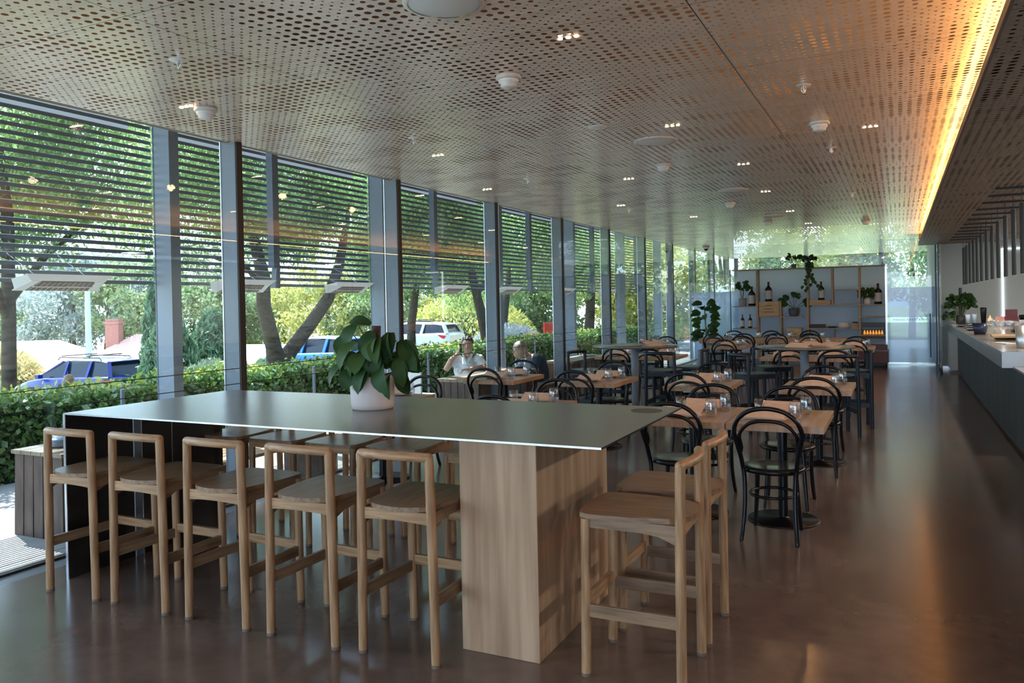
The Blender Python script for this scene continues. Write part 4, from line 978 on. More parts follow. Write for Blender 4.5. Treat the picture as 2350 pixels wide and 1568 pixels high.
# outdoor timber stations and tables
def station(name, label, x0, x1, y0, y1, z1, top=True, n=6, taper=.06, cat='table'):
    t = thing(name, label, cat, (0, 0, 0))
    z0 = DZ; w = (x1-x0)/n
    for s, yy_ in (('front', y0), ('back', y1)):
        q = MB()
        for i in range(n):
            a = x0+w*i; b_ = a+w-.008; k_ = lambda x: x+(x-(x0+x1)/2)*0-(.0)
            yb = yy_ if s == 'front' else yy_-.02
            q.hexa([(a-taper*(1-i/n)*.5, yb, z0), (b_-taper*(1-i/n)*.5, yb, z0), (b_-taper*(1-i/n)*.5, yb+.02, z0), (a-taper*(1-i/n)*.5, yb+.02, z0)], [(a, yb, z1), (b_, yb, z1), (b_, yb+.02, z1), (a, yb+.02, z1)])
        q.build('end_boards', m_timberout, t)
    q = MB(); m_ = max(2, int((y1-y0)/.12)); d = (y1-y0-.05)/m_
    for xx in (x0, x1-.02):
        for i in range(m_): q.box(xx, xx+.02, y0+.022+d*i, y0+.022+d*(i+1)-.006, z0, z1)
    q.build('side_boards', m_timberout, t)
    if top:
        q = MB(); nn = max(2, int((x1-x0)/.11)); d = (x1-x0+.04)/nn
        for i in range(nn): q.box(x0-.02+d*i, x0-.02+d*(i+1)-.006, y0-.02, y1+.02, z1, z1+.03)
        q.build('top_boards', m_timbertop, t)
    return t
station('waiter_station', 'slatted grey timber box outside the window at far left with plates on top', -6.33, -5.75, 3.92, 4.62, .50, n=5)
for i in range(5):
    o = place(pl, '%s white plate in the stack on the slatted timber box outside' % ['lowest', 'second lowest', 'middle', 'fourth', 'topmost'][i], (-6.10, 4.16, .53+.012*i), 0, 'plates stacked on the outdoor box')
def mk_bowl():
    o = MB().lathe([(0, 0), (.04, 0), (.085, .045), (.082, .045), (.04, .006)], n=24).build('soup_bowl', m_china); return tag(o, '', 'bowl')
bw = mk_bowl()
for i in range(3): place(bw, '%s white bowl on the plate stack of the outdoor timber box' % ['lowest', 'middle', 'topmost'][i], (-6.10, 4.16, .59+.016*i), 0, 'bowls stacked on the outdoor box')
def outtable(label, x0, x1, y0, y1):
    t = thing('outdoor_table', label, 'table', (0, 0, 0), 0, 'outdoor timber tables')
    for yy_ in (y0+.01, y1-.42):
        q = MB(); n = 6; w = (x1-x0-.04)/n
        for i in range(n): q.box(x0+.02+w*i, x0+.02+w*(i+1)-.008, yy_, yy_+.41, DZ, .56)
        q.build('box_leg', m_timberout, t)
    q = MB(); nn = 6; d = (x1-x0)/nn
    for i in range(nn): q.box(x0+d*i, x0+d*(i+1)-.005, y0, y1, .56, .60)
    q.build('table_top', m_timbertop, t); return t
outtable('long timber outdoor table with slatted box legs, next to the person on the phone', -5.75, -5.06, 9.35, 11.3)
outtable('long timber outdoor table with slatted box legs, right of the person in the dark jacket', -5.60, -5.06, 12.75, 14.6)
outtable('long timber outdoor table farthest along the deck', -5.75, -5.06, 16.2, 18.2)
def bench(label, x0, x1, y0, y1):
    t = thing('outdoor_bench', label, 'bench', (0, 0, 0), 0, 'slatted outdoor benches')
    q = MB(); n = 5; d = (x1-x0)/n
    for i in range(n): q.box(x0+d*i, x0+d*(i+1)-.012, y0, y1, .27, .30)
    q.build('seat_slats', m_bench, t)
    MB().box(x0+.03, x1-.03, y0+.05, y0+.3, DZ, .27).box(x0+.03, x1-.03, y1-.3, y1-.05, DZ, .27).build('box_leg', m_timberout, t)
bench('orange slatted timber bench outside, seen under the high table', -5.75, -5.2, 4.95, 6.6)
bench('orange slatted timber bench outside beside the person in the dark jacket', -5.70, -5.1, 11.42, 12.7)
t = thing('folding_chair', 'white plastic chair outside, left of the slatted outdoor table', 'chair', (-6.55, 9.9, DZ))
MB().box(-.22, .22, -.02, .02, .42, .78).build('backrest', m_white, t, bevel=.01); MB().box(-.22, .22, 0, .42, .40, .43).build('seat', m_white, t, bevel=.01)
for x in (-.2, .2):
    for y in (0, .4): MB().tube([(x, y, 0), (x, y, .41)], .012, 8).build('leg', m_white, t)
def mk_carafe():
    o = MB().lathe([(0, 0), (.04, 0), (.045, .02), (.045, .12), (.02, .17), (.022, .22), (.018, .22), (.016, .17), (.040, .12), (.040, .01)], n=20).build('water_carafe', m_glassware); return tag(o, '', 'carafe')
cf = mk_carafe()
place(cf, 'clear glass water carafe on the outdoor table by the person on the phone', (-5.25, 10.9, .60))
place(pl, 'white plate on the outdoor table right of the person in the dark jacket', (-5.3, 14.2, .60), 0, 'plates on the outdoor tables')
place(tu, 'water glass on the outdoor table right of the person in the dark jacket', (-5.45, 14.1, .60))
# balustrade posts
def mk_bp():
    t = thing('balustrade_post', '', 'post'); MB().box(-.012, .012, -.02, .02, 0, .9).build('upright', m_col, t); MB().disc(.03, (0, 0), 0, .01, 12).build('foot', m_col, t); return t
bp_ = mk_bp()
for i, y in enumerate([6.0, 7.6, 9.2, 10.8, 12.35, 13.9, 15.5, 17.1, 18.7]):
    place(bp_, 'thin steel balustrade post in front of the hedge, '+['first', 'second', 'third', 'fourth', 'fifth', 'sixth', 'seventh', 'eighth', 'ninth'][i]+' from the left', (-7.75, y, DZ), 0, 'balustrade posts along the hedge')
# hedge
rng = np.random.default_rng(4)
t = thing('hedge', 'long clipped green hedge running along the deck outside the windows', 'hedge', (0, 0, 0))
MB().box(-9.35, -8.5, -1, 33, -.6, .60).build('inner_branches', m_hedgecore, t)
n = 30000; y = rng.uniform(1.5, 33, n); z = rng.uniform(-.15, .71, n)
A = np.stack([-8.42+.10*rng.standard_normal(n)*.6+.05*np.sin(y*2.3), y, z], 1)
n2 = 26000; y = rng.uniform(1.5, 33, n2); B = np.stack([rng.uniform(-9.4, -8.38, n2), y, 0.64+.05*rng.standard_normal(n2)+.03*np.sin(y*1.7)], 1)
leaves('foliage', m_hedge, np.concatenate([A, B]), .085, t, droop=.1, aspect=.6, seed=5)
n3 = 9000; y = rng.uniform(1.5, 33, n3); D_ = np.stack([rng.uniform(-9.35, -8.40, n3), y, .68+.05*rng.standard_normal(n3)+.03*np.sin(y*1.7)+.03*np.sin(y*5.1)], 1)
leaves('sunlit_growth', leaf_mat('sunlit_hedge_leaf', [(.30, .42, .08), (.48, .52, .10), (.62, .58, .16)], .4, .5, .5), D_, .075, t, droop=-.6, aspect=.5, seed=6)  # yellow-green leaf tips, coloured brighter to stand in for sun on the top
# trees
def tree(name, label, base, limbs, blobs, per, size, m, group=None, droop=.6, seed=0, cat='tree', br=.8, aspect=.35, bark=None):
    """limbs: list of (points, radii); blobs: list of (centre, radius)"""
    t = thing(name, label, cat, base, 0, group)
    if limbs:
        q = MB()
        for P, rr in limbs: q.tube(P, rr, 14)
        q.build('trunk', bark or m_bark, t)
    r_ = np.random.default_rng(seed); P = []
    for c, r in blobs: P.append(blob(r_, int(per*(r/br)**2), c, (r, r, r*.75), .25))
    leaves('foliage', m, np.concatenate(P), size, t, droop=droop, aspect=aspect, seed=seed)
    return t
def crown(seed, c, r, n, br=.8, low=None):
    g_ = random.Random(seed); out = []
    for i in range(n):
        a = g_.uniform(0, 2*PI); e = math.asin(g_.uniform(-.95, 1)); k_ = g_.uniform(.45, 1)
        out.append(((c[0]+r[0]*k_*math.cos(a)*math.cos(e), c[1]+r[1]*k_*math.sin(a)*math.cos(e), c[2]+r[2]*k_*math.sin(e)), br*g_.uniform(.7, 1.3)))
    return out
TG = 'row of leafy street trees beyond the hedge'
g0 = -.45
tree('street_tree', 'leafy tree at the far left with a straight grey trunk', (-11, 6.75, g0), [([(0, 0, -.2), (0, 0, .9), (.0, .02, 1.9), (-.1, .1, 3.4), (-.2, 0, 5)], [.11, .095, .09, .08, .04]), ([(0, 0, 2.0), (.3, -.5, 2.9), (.5, -1.2, 3.8)], [.06, .05, .03]), ([(0, 0, 2.2), (-.2, .7, 2.9), (-.2, 1.5, 3.6)], [.06, .05, .03])],
     crown(1, (-1.1, .0, 4.9), (2.0, 3.0, 2.3), 60), 1050, .10, m_leafA, TG, seed=11)
tree('street_tree', 'leafy tree with a forked trunk whose right limb leans, beyond the hedge', (-11, 12.0, g0), [([(0, 0, -.2), (0, 0, .75), (-.05, -.05, 1.3), (-.1, -.25, 2.1), (-.05, -.3, 2.7), (-.1, -.8, 4.5)], [.24, .22, .155, .14, .13, .05]),
     ([(0, .05, .8), (.0, .35, 1.2), (.05, .95, 1.75), (.05, 1.5, 2.25), (.1, 1.85, 3.0), (0, 2.4, 4.4)], [.17, .15, .135, .13, .11, .04]), ([(0, -.25, 2.4), (.1, -.9, 2.85), (0, -1.6, 3.0)], [.06, .045, .02])],
     crown(2, (-1.1, .6, 4.75), (2.0, 3.5, 2.2), 66), 1050, .10, m_leafA, TG, seed=12)
tree('street_tree', 'leafy tree with a slender leaning trunk, right of the person on the phone', (-11, 20.9, g0), [([(0, .1, -.2), (0, 0, .8), (.0, -.35, 1.7), (0, -.9, 2.9), (0, -1.5, 4.5)], [.20, .17, .15, .12, .05]), ([(0, -.6, 2.4), (.1, .4, 3.2), (0, 1.2, 4)], [.08, .06, .03])],
     crown(3, (-1.1, -1.6, 4.75), (2.0, 3.7, 2.3), 62), 1050, .10, m_leafA, TG, seed=13)
tree('street_tree', 'leafy tree with a dark trunk seen between the far window mullions', (-11, 29.5, g0), [([(0, 0, -.2), (0, 0, 1.2), (.0, .3, 2.6), (0, .6, 5)], [.24, .2, .17, .06])],
     crown(4, (-1.1, -1.5, 4.6), (2.0, 4.6, 2.6), 46), 420, .16, m_leafA, TG, seed=14)
tree('street_tree', 'leafy tree filling the view between the second and third louvre bays', (-12.2, 18.6, g0-.1), [([(0, 0, -.2), (0, 0, 1.6), (.1, .2, 3), (0, .4, 5)], [.14, .12, .10, .04])],
     crown(5, (0, 0, 4.6), (2.5, 3.3, 2.4), 56), 1050, .10, m_leafA, TG, seed=15)
tree('street_tree', 'leafy tree filling the gap above the far hedge', (-12.5, 25, g0-.1), [([(0, 0, -.2), (0, 0, 1.6), (.1, .2, 3), (0, .4, 5)], [.14, .12, .10, .04])],
     crown(6, (0, 0, 4.2), (2.5, 3.3, 2.6), 40), 380, .16, m_leafA, TG, seed=16)
# further trees and shrubs
FG = 'distant trees'
far = []
_px = [-60, 60, 150, 235, 300, 370, 450, 540, 640, 740, 850, 960, 1060, 1180, 1280, 1390]
_nm = ['beyond the left edge', 'leftmost, above the pale roof', 'above the dark blue car', 'behind the lamp pole', 'behind the brick chimney', 'behind the first column', 'right of the first column', 'left of the forked trunk', 'behind the forked trunk', 'behind the leaning limb', 'behind the potted plant', 'left of the silver car', 'behind the silver car', 'behind the silvery shrub', 'behind the red board', 'behind the far trunk']
for i, px_ in enumerate(_px):
    an = yaw+math.atan((px_-1175)/F); R_d = [66, 70, 62, 68, 60, 64, 58, 60, 62, 56, 55, 52, 50, 48, 46, 48][i]
    hh = [3.9, 4.4, 5.2, 6.0, 5.0, 5.2, 4.6, 4.4, 4.0, 4.4, 4.2, 4.0, 4.2, 4.0, 4.2, 4.4][i]
    far.append(((R_d*math.sin(an), R_d*math.cos(an), -4.6+max(0, i-6)*.38), hh+1.6-max(0, i-6)*.2, (3.6, 3.6, 3.8), [m_leafB, m_leafG, m_leafG, m_leafG, m_leafB, m_leafG, m_leafB, m_leafB, m_leafB, m_leafY, m_leafB, m_leafB, m_leafY, m_leafB, m_leafB, m_leafA][i], 'distant tree in the line of trees, '+_nm[i]))
for i, (b_, h, r, m_, lb) in enumerate(far):
    tree('distant_tree', lb, b_, [([(0, 0, 0), (.2, .3, h*.5), (0, .6, h)], [.35, .28, .1])], crown(30+i, (0, 0, h), r, 30, 1.2), 230, .30, m_, FG, seed=40+i, br=1.2, aspect=.5)
# trees behind the back glass
back = [((-8, 40, -.4), 4.6, (4.5, 3, 4), m_leafB), ((-3.5, 41, -.4), 3.6, (3, 2.5, 3), m_leafY), ((.5, 40, -.4), 4.4, (3.5, 3, 3.6), m_leafB), ((4.5, 39, -.4), 4.6, (4, 3, 4), m_leafA), ((-13, 38, -.6), 4.6, (4, 3, 4), m_leafY), ((-8.2, 30, -.4), 2.4, (1.6, 2, 2), m_leafY)]
for i, (b_, h, r, m_) in enumerate(back):
    tree('garden_tree', ['green tree behind the back glass, left of the shelving', 'yellow-green tree behind the back glass above the shelving', 'pale green tree behind the back glass above the shelf middle', 'green tree behind the back glass above the door', 'yellow-green tree outside the far left corner', 'small yellow-green tree close to the far window corner'][i],
         b_, [([(0, 0, 0), (.1, .2, h*.6), (0, 0, h)], [.16, .12, .05])], crown(50+i, (0, 0, h), r, 30, 1.1), 300, .22, m_, 'garden trees behind the back glass', seed=60+i, br=1.1, aspect=.5)
# conifers
def conifer(label, base, h, r, n, seed):
    t = thing('conifer', label, 'tree', base, 0, 'dark conifers')
    MB().tube([(0, 0, 0), (0, 0, h*.9)], [.18, .05], 10).build('trunk', m_bark, t)
    g_ = np.random.default_rng(seed); u = g_.random(n); a = g_.uniform(0, 2*PI, n)
    rr = r*(1-u**2.2*.8)*(.75+.3*g_.random(n))*(.6+.4*np.abs(np.sin(a*3+u*9)))
    leaves('foliage', m_conif, np.stack([rr*np.cos(a), rr*np.sin(a), .2+u*h], 1), .30, t, droop=1.6, aspect=.28, seed=seed)
conifer('tall dark conifer just left of the first steel column', (-25.0, 21.0, -2), 5.2, .75, 4500, 1)
conifer('dark weeping conifer between the first column and first mullion, left one', (-22, 18.9, -1.4), 2.7, 1.1, 4500, 2)
conifer('dark weeping conifer between the first column and first mullion, right one', (-22, 20.8, -1.4), 2.8, 1.2, 4500, 3)
# shrubs
def shrub(label, c, r, m_, n, size, seed, asp=.4, dr=0, cat='shrub'):
    t = thing('shrub', label, cat, (c[0], c[1], c[2]))
    g_ = np.random.default_rng(seed); p = blob(g_, n, (0, 0, 0), r, .78); p[:, 2] = np.abs(p[:, 2])
    leaves('foliage', m_, p, size, t, droop=dr, aspect=asp, seed=seed)
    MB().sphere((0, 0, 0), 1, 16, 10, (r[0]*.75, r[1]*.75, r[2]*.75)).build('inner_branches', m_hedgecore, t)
m_bush = leaf_mat('grey_green_leaf', [(.16, .24, .16), (.24, .32, .22), (.33, .40, .30)], .6, .2)
shrub('rounded grey-green shrub seen between the first column and the forked tree', (-13.2, 12.35, -.9), (.9, 1.0, 1.5), m_bush, 7000, .09, 71)
shrub('rounded grey-green shrub behind the forked trunk', (-13.5, 14.6, -.9), (.9, 1.1, 1.4), m_bush, 6000, .09, 72)
shrub('grey-green shrub in front of the silver car', (-12, 18.3, -.7), (1.2, 1.8, 1.25), m_bush, 7000, .09, 73)
shrub('silvery flowering shrub left of the red board', (-11.5, 23.3, -.75), (1.6, 2.4, 1.75), m_laven, 12000, .13, 74, .22, -1)
shrub('pale dry flowering grass right of the dark blue car', (-20.5, 18.0, -1.5), (1.0, 1.3, 1.0), leaf_mat('dry_flower', [(.75, .68, .52), (.85, .80, .68), (.5, .55, .38)], .8, .3), 9000, .14, 75, .2, -1.5)
shrub('yellow-flowering shrub behind the silver car', (-20, 36, -1), (3, 6, 3.2), m_leafY, 9000, .25, 76)
shrub('leafy green shrub at the left behind the tree trunk', (-21, 11.2, -1.5), (1.6, 2.0, 2.0), m_leafB, 7000, .16, 77)
shrub('reddish low shrub seen past the far mullions', (-8.8, 34, -.2), (1, 2, .9), leaf_mat('red_leaf', [(.45, .12, .08), (.5, .3, .15), (.3, .35, .12)], .6, .3), 4000, .1, 78)
shrub('orange tinged shrub far behind the white roof', (-40, 23.5, -3.2), (3, 3, 3.5), leaf_mat('orange_leaf', [(.45, .33, .14), (.55, .42, .2), (.35, .38, .15)], .6, .3), 5000, .3, 79)
# clipped hedge across the far end
t = thing('end_hedge', 'pale clipped hedge across the far end beyond the last mullions', 'hedge', (0, 0, 0))
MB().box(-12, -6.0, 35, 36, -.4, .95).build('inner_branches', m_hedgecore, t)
n = 9000; g_ = np.random.default_rng(8)
A = np.stack([g_.uniform(-12, -6, n), 34.95+.06*g_.standard_normal(n), g_.uniform(-.3, 1.0, n)], 1); B = np.stack([g_.uniform(-12, -6, n//2), g_.uniform(35, 36, n//2), 1.0+.04*g_.standard_normal(n//2)], 1)
leaves('foliage', m_leafA, np.concatenate([A, B]), .11, t, .1, .6, 9)
# red board, lamp pole
t = thing('red_board', 'bright red board standing among the shrubs', 'board', (-12.3, 29.0, -.75))
MB().box(-.03, .03, -1.0, .8, .3, 1.62).build('panel', mat('signal_red', (.75, .02, .02), .5), t); 
for y in (-.6, .6): MB().tube([(-.05, y, 0), (-.05, y, 1.6)], .03, 8).build('leg', m_col, t)
t = thing('lamp_pole', 'tall pale grey lamp pole rising behind the dark blue car', 'lamp post', (-36.5, 26.4, -2.6))
MB().tube([(0, 0, 0), (0, 0, 5.6)], [.17, .12], 14).build('pole', mat('galvanised_steel', (.42, .48, .56), .5, .3), t)
MB().box(-.1, .1, -.1, .7, 5.5, 5.65).build('lamp_head', m_col, t)
# houses
m_roofw = mat('sunlit_pale_roof', (.62, .50, .46), .8); m_brick = noise_mat('red_brick', (.33, .15, .12), (.24, .10, .08), (1, 1, 6), 6, .85, 3); m_rooft = noise_mat('terracotta_tiles', (.62, .36, .30), (.48, .27, .22), (2, 2, 10), 5, .8, 3)
def house(label, loc, rz, w, d, hw, hr, mr):
    t = thing('house', label, 'house', loc, rz, 'houses down the slope')
    MB().box(-w/2, w/2, -d/2, d/2, 0, hw).build('walls', m_brick, t)
    q = MB().add([(-w/2-.4, -d/2-.4, hw), (w/2+.4, -d/2-.4, hw), (w/2+.4, d/2+.4, hw), (-w/2-.4, d/2+.4, hw), (-w/2+d*.4, 0, hw+hr), (w/2-d*.4, 0, hw+hr)], [(0, 1, 5, 4), (1, 2, 5), (2, 3, 4, 5), (3, 0, 4), (3, 2, 1, 0)]); q.build('roof', mr, t)
    for x in (-w*.25, w*.2):
        f = MB().box(x-.7, x+.7, -d/2-.03, -d/2, 1, 2.2).build('window', m_white, t); MB().box(x-.62, x+.62, -d/2-.04, -d/2-.03, 1.08, 2.12).build('pane', m_black, f)
    return t
house('house with a pale pinkish roof at the left, beyond the dark blue car', (-46, 27.5, -4.6), .6, 14, 9, 2.4, 2.3, m_roofw)
t = house('house with a terracotta tiled roof and a brick chimney, right of the lamp pole', (-42, 35.5, -4.4), .5, 9, 7, 2.4, 2.2, m_rooft)
MB().box(-3.1, -2.3, -1.0, -.3, 2.4, 5.6).box(-3.15, -2.25, -1.05, -.25, 5.3, 5.45).build('chimney', m_brick, t)
house('house with a white wall seen behind the forked trunk', (-33, 35, -4.2), .3, 8, 6, 2.2, 1.6, m_roofw)
# cars
m_tyre = mat('tyre_rubber', (.02, .02, .02), .8); m_carglass = mat('tinted_car_glass', (.012, .018, .03), .12, 0, .4); m_tail = mat('red_tail_lamp', (.6, .02, .03), .25); m_rim = mat('alloy_wheel', (.5, .5, .52), .3, .8)
def car(label, loc, rz, col, L_=4.55, Wd=1.84, H=1.66, rack=False, name='parked_car', wagon=False, badge=False):
    t = thing(name, label, 'car', loc, rz, 'parked cars'); m = mat(name+'_paint', col, .3, .0, .4, .15)
    h = Wd/2; g_ = .20
    # stations front (+x) to rear: x, bottom, waist z, half width at waist, half width bottom
    st = [(L_*.5, .35, .62, .62, .70), (L_*.47, .28, .78, .76, .84), (L_*.36, .24, .90, .86, .89), (L_*.20, .22, 1.0, .91, .92), (0, .22, 1.03, .92, .92), (-L_*.25, .22, 1.06, .92, .92), (-L_*.40, .26, 1.08, .89, .90), (-L_*.47, .34, 1.08, .82, .86), (-L_*.5, .42, .98, .74, .80)]
    def ring(x, zb, zw, ww, wb):
        ww *= h/.92; wb *= h/.92
        return [(x, -wb*.85, zb), (x, -wb, zb+.12), (x, -wb*1.0, (zb+zw)/2), (x, -ww, zw-.06), (x, -ww*.93, zw), (x, 0, zw+.03), (x, ww*.93, zw), (x, ww, zw-.06), (x, wb, (zb+zw)/2), (x, wb, zb+.12), (x, wb*.85, zb)]
    q = MB(); R = [ring(*s_) for s_ in st]; vs = [p for r in R for p in r]; k_ = 11; fs = []
    for i in range(len(R)-1):
        for j in range(k_): fs.append((i*k_+j, i*k_+(j+1) % k_, (i+1)*k_+(j+1) % k_, (i+1)*k_+j))
    q.add(vs, fs, True); q.add(R[0], [tuple(range(k_))]); q.add(R[-1], [tuple(range(k_))[::-1]])
    # roof skin and pillars
    xr = -L_*.455 if not wagon else -L_*.47
    a0, a1, b0, b1 = L_*.18, L_*.035, xr, xr+.22
    zt = H
    hw, ht_ = h*.90, h*.70
    roofp = [(a1, zt-.04), (a1-.5, zt), (0-.4, zt+.01), (b1+.3, zt-.02), (b1-.02, zt-.07)]
    vs = []; 
    for x, z in roofp: vs += [(x, -ht_, z-.05), (x, -ht_*.8, z), (x, 0, z+.02), (x, ht_*.8, z), (x, ht_, z-.05)]
    fs = [(5*i+j, 5*i+j+1, 5*i+j+6, 5*i+j+5) for i in range(4) for j in range(4)]; q.add(vs, fs, True)
    for s_ in (-1, 1):
        q.bar((a0+.52, s_*hw*.86, .99), (a1, s_*ht_, zt-.07), .05, .05); q.bar((-.05, s_*hw, 1.02), (-.1, s_*ht_, zt-.05), .05, .09, (1, 0, 0))
        q.bar((-L_*.24, s_*hw, 1.05), (-L_*.25, s_*ht_, zt-.06), .05, .11, (1, 0, 0)); q.bar((b0-.02, s_*hw*.93, 1.05), (b1-.05, s_*ht_, zt-.1), .13, .10)
    q.bar((b1-.1, -ht_, zt-.075), (b1-.1, ht_, zt-.075), .22, .03)
    q.build('body', m, t)
    # glass house
    bt = [(a0+.55, -hw*.9, .97), (a0+.55, hw*.9, .97), (b0, hw*.92, 1.04), (b0, -hw*.92, 1.04)]; tp = [(a1, -ht_*.97, zt-.07), (a1, ht_*.97, zt-.07), (b1, ht_*.97, zt-.1), (b1, -ht_*.97, zt-.1)]
    MB().hexa(bt, tp).build('windows', m_carglass, t)
    for x in (L_*.30, -L_*.29):
        for s_ in (-1, 1):
            w = MB().tube([(x, s_*(h-.22), .34), (x, s_*(h+.01), .34)], .345, 26).build('wheel', m_tyre, t)
            MB().tube([(x, s_*(h+.005), .34), (x, s_*(h+.02), .34)], .22, 20).build('rim', m_rim, w)
    q = MB()
    for s_ in (-1, 1): q.hexa([(-L_*.49, s_*h*.42, .84), (-L_*.455, s_*h*.93, .84), (-L_*.43, s_*h*.96, .90), (-L_*.49, s_*h*.42, .92)], [(-L_*.50, s_*h*.42, .90), (-L_*.47, s_*h*.94, .98), (-L_*.40, s_*h*.985, 1.02), (-L_*.48, s_*h*.42, .98)])
    q.build('tail_lamps', m_tail, t)
    MB().box(-L_*.505, -L_*.495, -.26, .26, .66, .78).build('number_plate', m_white, t)
    MB().box(-L_*.515, -L_*.45, -h*.8, h*.8, .38, .58).build('bumper', m_tyre, t)
    if badge: MB().tube([(-L_*.503, 0, .90), (-L_*.51, 0, .90)], .07, 18).build('badge', m_rim, t)
    for s_ in (-1, 1): MB().box(L_*.20-.08, L_*.20+.08, s_*(h+.08)-.09, s_*(h+.08)+.09, 1.0, 1.14).build('mirror', m, t)
    if rack:
        q = MB()
        for s_ in (-1, 1): q.tube([(.5, s_*ht_*.93, zt-.03), (.4, s_*ht_*.93, zt+.07), (-1.5, s_*ht_*.93, zt+.05), (-1.6, s_*ht_*.93, zt-.08)], .018, 8)
        for x in (.2, -1.0): q.bar((x, -ht_*1.05, zt+.12), (x, ht_*1.05, zt+.12), .07, .03); 
        q.build('roof_rack', m_tyre, t)
    return t
car('dark blue car with roof rack bars, seen from behind through the left window', (-26.4, 18.9, gz(-26.4)-.0), PI+.08, (.006, .016, .15), L_=4.7, Wd=1.95, rack=True, badge=True, name='dark_blue_car')
car('bright blue car partly behind the potted plant', (-19.2, 22.9, gz(-19.2)+.05), PI, (.02, .17, .62), L_=4.4, H=1.6, name='bright_blue_car')
car('silver wagon seen beyond the person on the phone', (-18.6, 27.9, gz(-18.6)+.45), PI+.1, (.55, .58, .60), L_=4.8, H=1.5, wagon=True, rack=True, name='silver_car')

# ================================================================== PEOPLE
def remesh(o, v=.008, sm_=2):
    r = o.modifiers.new('remesh', 'REMESH'); r.mode = 'VOXEL'; r.voxel_size = v; r.use_smooth_shade = True
    if sm_: s_ = o.modifiers.new('smooth', 'SMOOTH'); s_.iterations = sm_; s_.factor = .5
    return o
def hand(q, w, d, up_, s=1, curl=.5):
    """w wrist, d direction of the palm, up_ back of the hand"""
    w, d, u = Vector(w), Vector(d).normalized(), Vector(up_).normalized(); x = d.cross(u).normalized()
    for k in (-1.1, -.35, .4, 1.1): q.tube([w, w+d*.045+x*.017*k, w+d*.085+x*.020*k], [.018, .016, .013], 8)
    for k, ln in zip((-1.3, -.45, .4, 1.2), (.060, .075, .082, .070)):
        a = w+d*.085+x*.021*k; b_ = a+d*ln*.55-u*ln*.25*curl; c = b_+d*ln*.25-u*ln*.5*curl
        q.tube([a, b_, c], [.0095, .009, .0075], 8)
    a = w+d*.03+x*.03*s; q.tube([a, a+d*.03+x*.025*s-u*.01, a+d*.06+x*.025*s-u*.025], [.013, .011, .009], 8)
m_eye = mat('dark_eye', (.02, .015, .012), .3); m_lip = mat('lips', (.42, .17, .14), .5)
def head(q, c, r=.098):
    c = Vector(c)
    q.sphere(c+Vector((0, .01, .02)), r, 20, 14, (.80, .98, 1.08)); q.sphere(c+Vector((0, -.025, -.045)), r*.72, 16, 12, (.86, .9, 1.0))
    q.sphere(c+Vector((0, -.105, -.02)), .014, 8, 6, (.8, 1, 1.6)); q.tube([c+Vector((0, -.085, .02)), c+Vector((0, -.108, -.02))], [.008, .013], 8)
    for s in (-1, 1): q.sphere(c+Vector((s*.078, .01, -.01)), .024, 8, 8, (.35, .8, 1.3))
    q.sphere(c+Vector((0, -.085, -.065)), .022, 8, 6, (1.2, .6, .5))
def face(t, c, m_hair=None):
    c = Vector(c); q = MB()
    for s in (-1, 1): q.sphere(c+Vector((s*.032, -.086, .01)), .007, 8, 6, (1.3, .6, .7))
    q.build('eyes', m_eye, t)
    q = MB(); q.tube([c+Vector((-.022, -.093, -.058)), c+Vector((0, -.100, -.060)), c+Vector((.022, -.093, -.058))], .005, 6); q.build('mouth', m_lip, t)
m_shirt = mat('white_shirt_cloth', (.72, .78, .82), .8); m_trous = mat('dark_trousers', (.04, .05, .07), .8); m_hairb = mat('dark_brown_hair', (.045, .03, .02), .6)
# man on the phone
t = thing('person', 'person in a white short-sleeved shirt sitting outside with a phone at the ear', 'person', (-6.02, 10.75, DZ), .42)
q = MB(); hc = (0, -.03, 1.135); head(q, hc, .104); q.tube([(0, .02, .93), (0, .0, 1.0), (0, -.01, 1.06)], [.068, .060, .056], 14)
q.tube([(-.19, .02, .93), (-.30, -.04, .82), (-.34, -.07, .765)], [.056, .048, .042], 12); q.tube([(-.34, -.07, .765), (-.25, -.12, .92), (-.135, -.09, 1.02)], [.042, .040, .027], 12); hand(q, (-.135, -.09, 1.02), (.20, .10, .9), (-.9, -.3, .1), -1, .8)
q.tube([(.19, .02, .93), (.27, -.03, .80)], [.056, .045], 12); q.tube([(.27, -.03, .80), (.15, -.22, .795), (.04, -.31, .79)], [.042, .038, .026], 12); hand(q, (.04, -.31, .79), (-.8, -.4, -.05), (0, 0, 1), 1, .4)
q.sphere((0, .03, .8), .12, 14, 10, (1.2, .8, 1.3)); q.tube([(0, .04, .55), (0, .03, .8)], [.12, .12], 12)
remesh(q.build('body', m_skin, t), .0075)
face(t, hc)
q = MB(); q.tube([(0, .06, .42), (0, .06, .55), (0, .04, .72), (0, .03, .86), (0, .03, .94)], [.150, .155, .155, .15, .09], 20); q.sphere((0, .03, .88), .12, 16, 10, (1.5, .8, .55)); q.sphere((-.1, .03, .74), .13, 12, 8); q.sphere((.1, .03, .74), .13, 12, 8)
q.sphere((-.165, .02, .915), .084, 14, 10); q.sphere((.165, .02, .915), .084, 14, 10)
q.tube([(-.15, .02, .93), (-.27, -.02, .855)], [.068, .068], 14); q.tube([(.15, .02, .93), (.255, -.02, .82)], [.068, .068], 14)
q.tube([(-.07, -.03, 1.0), (-.04, -.10, .93), (-.01, -.145, .87)], [.022, .016, .012], 8); q.tube([(.07, -.03, 1.0), (.04, -.10, .93), (.01, -.145, .87)], [.022, .016, .012], 8); q.tube([(-.07, -.03, 1.0), (0, .07, 1.01), (.07, -.03, 1.0)], .02, 8)
remesh(q.build('shirt', m_shirt, t), .010)
q = MB(); 
for i in range(4): q.sphere((0, -.135-.01*(i > 1), .84-.09*i), .008, 8, 6)
q.build('buttons', m_lip, t)
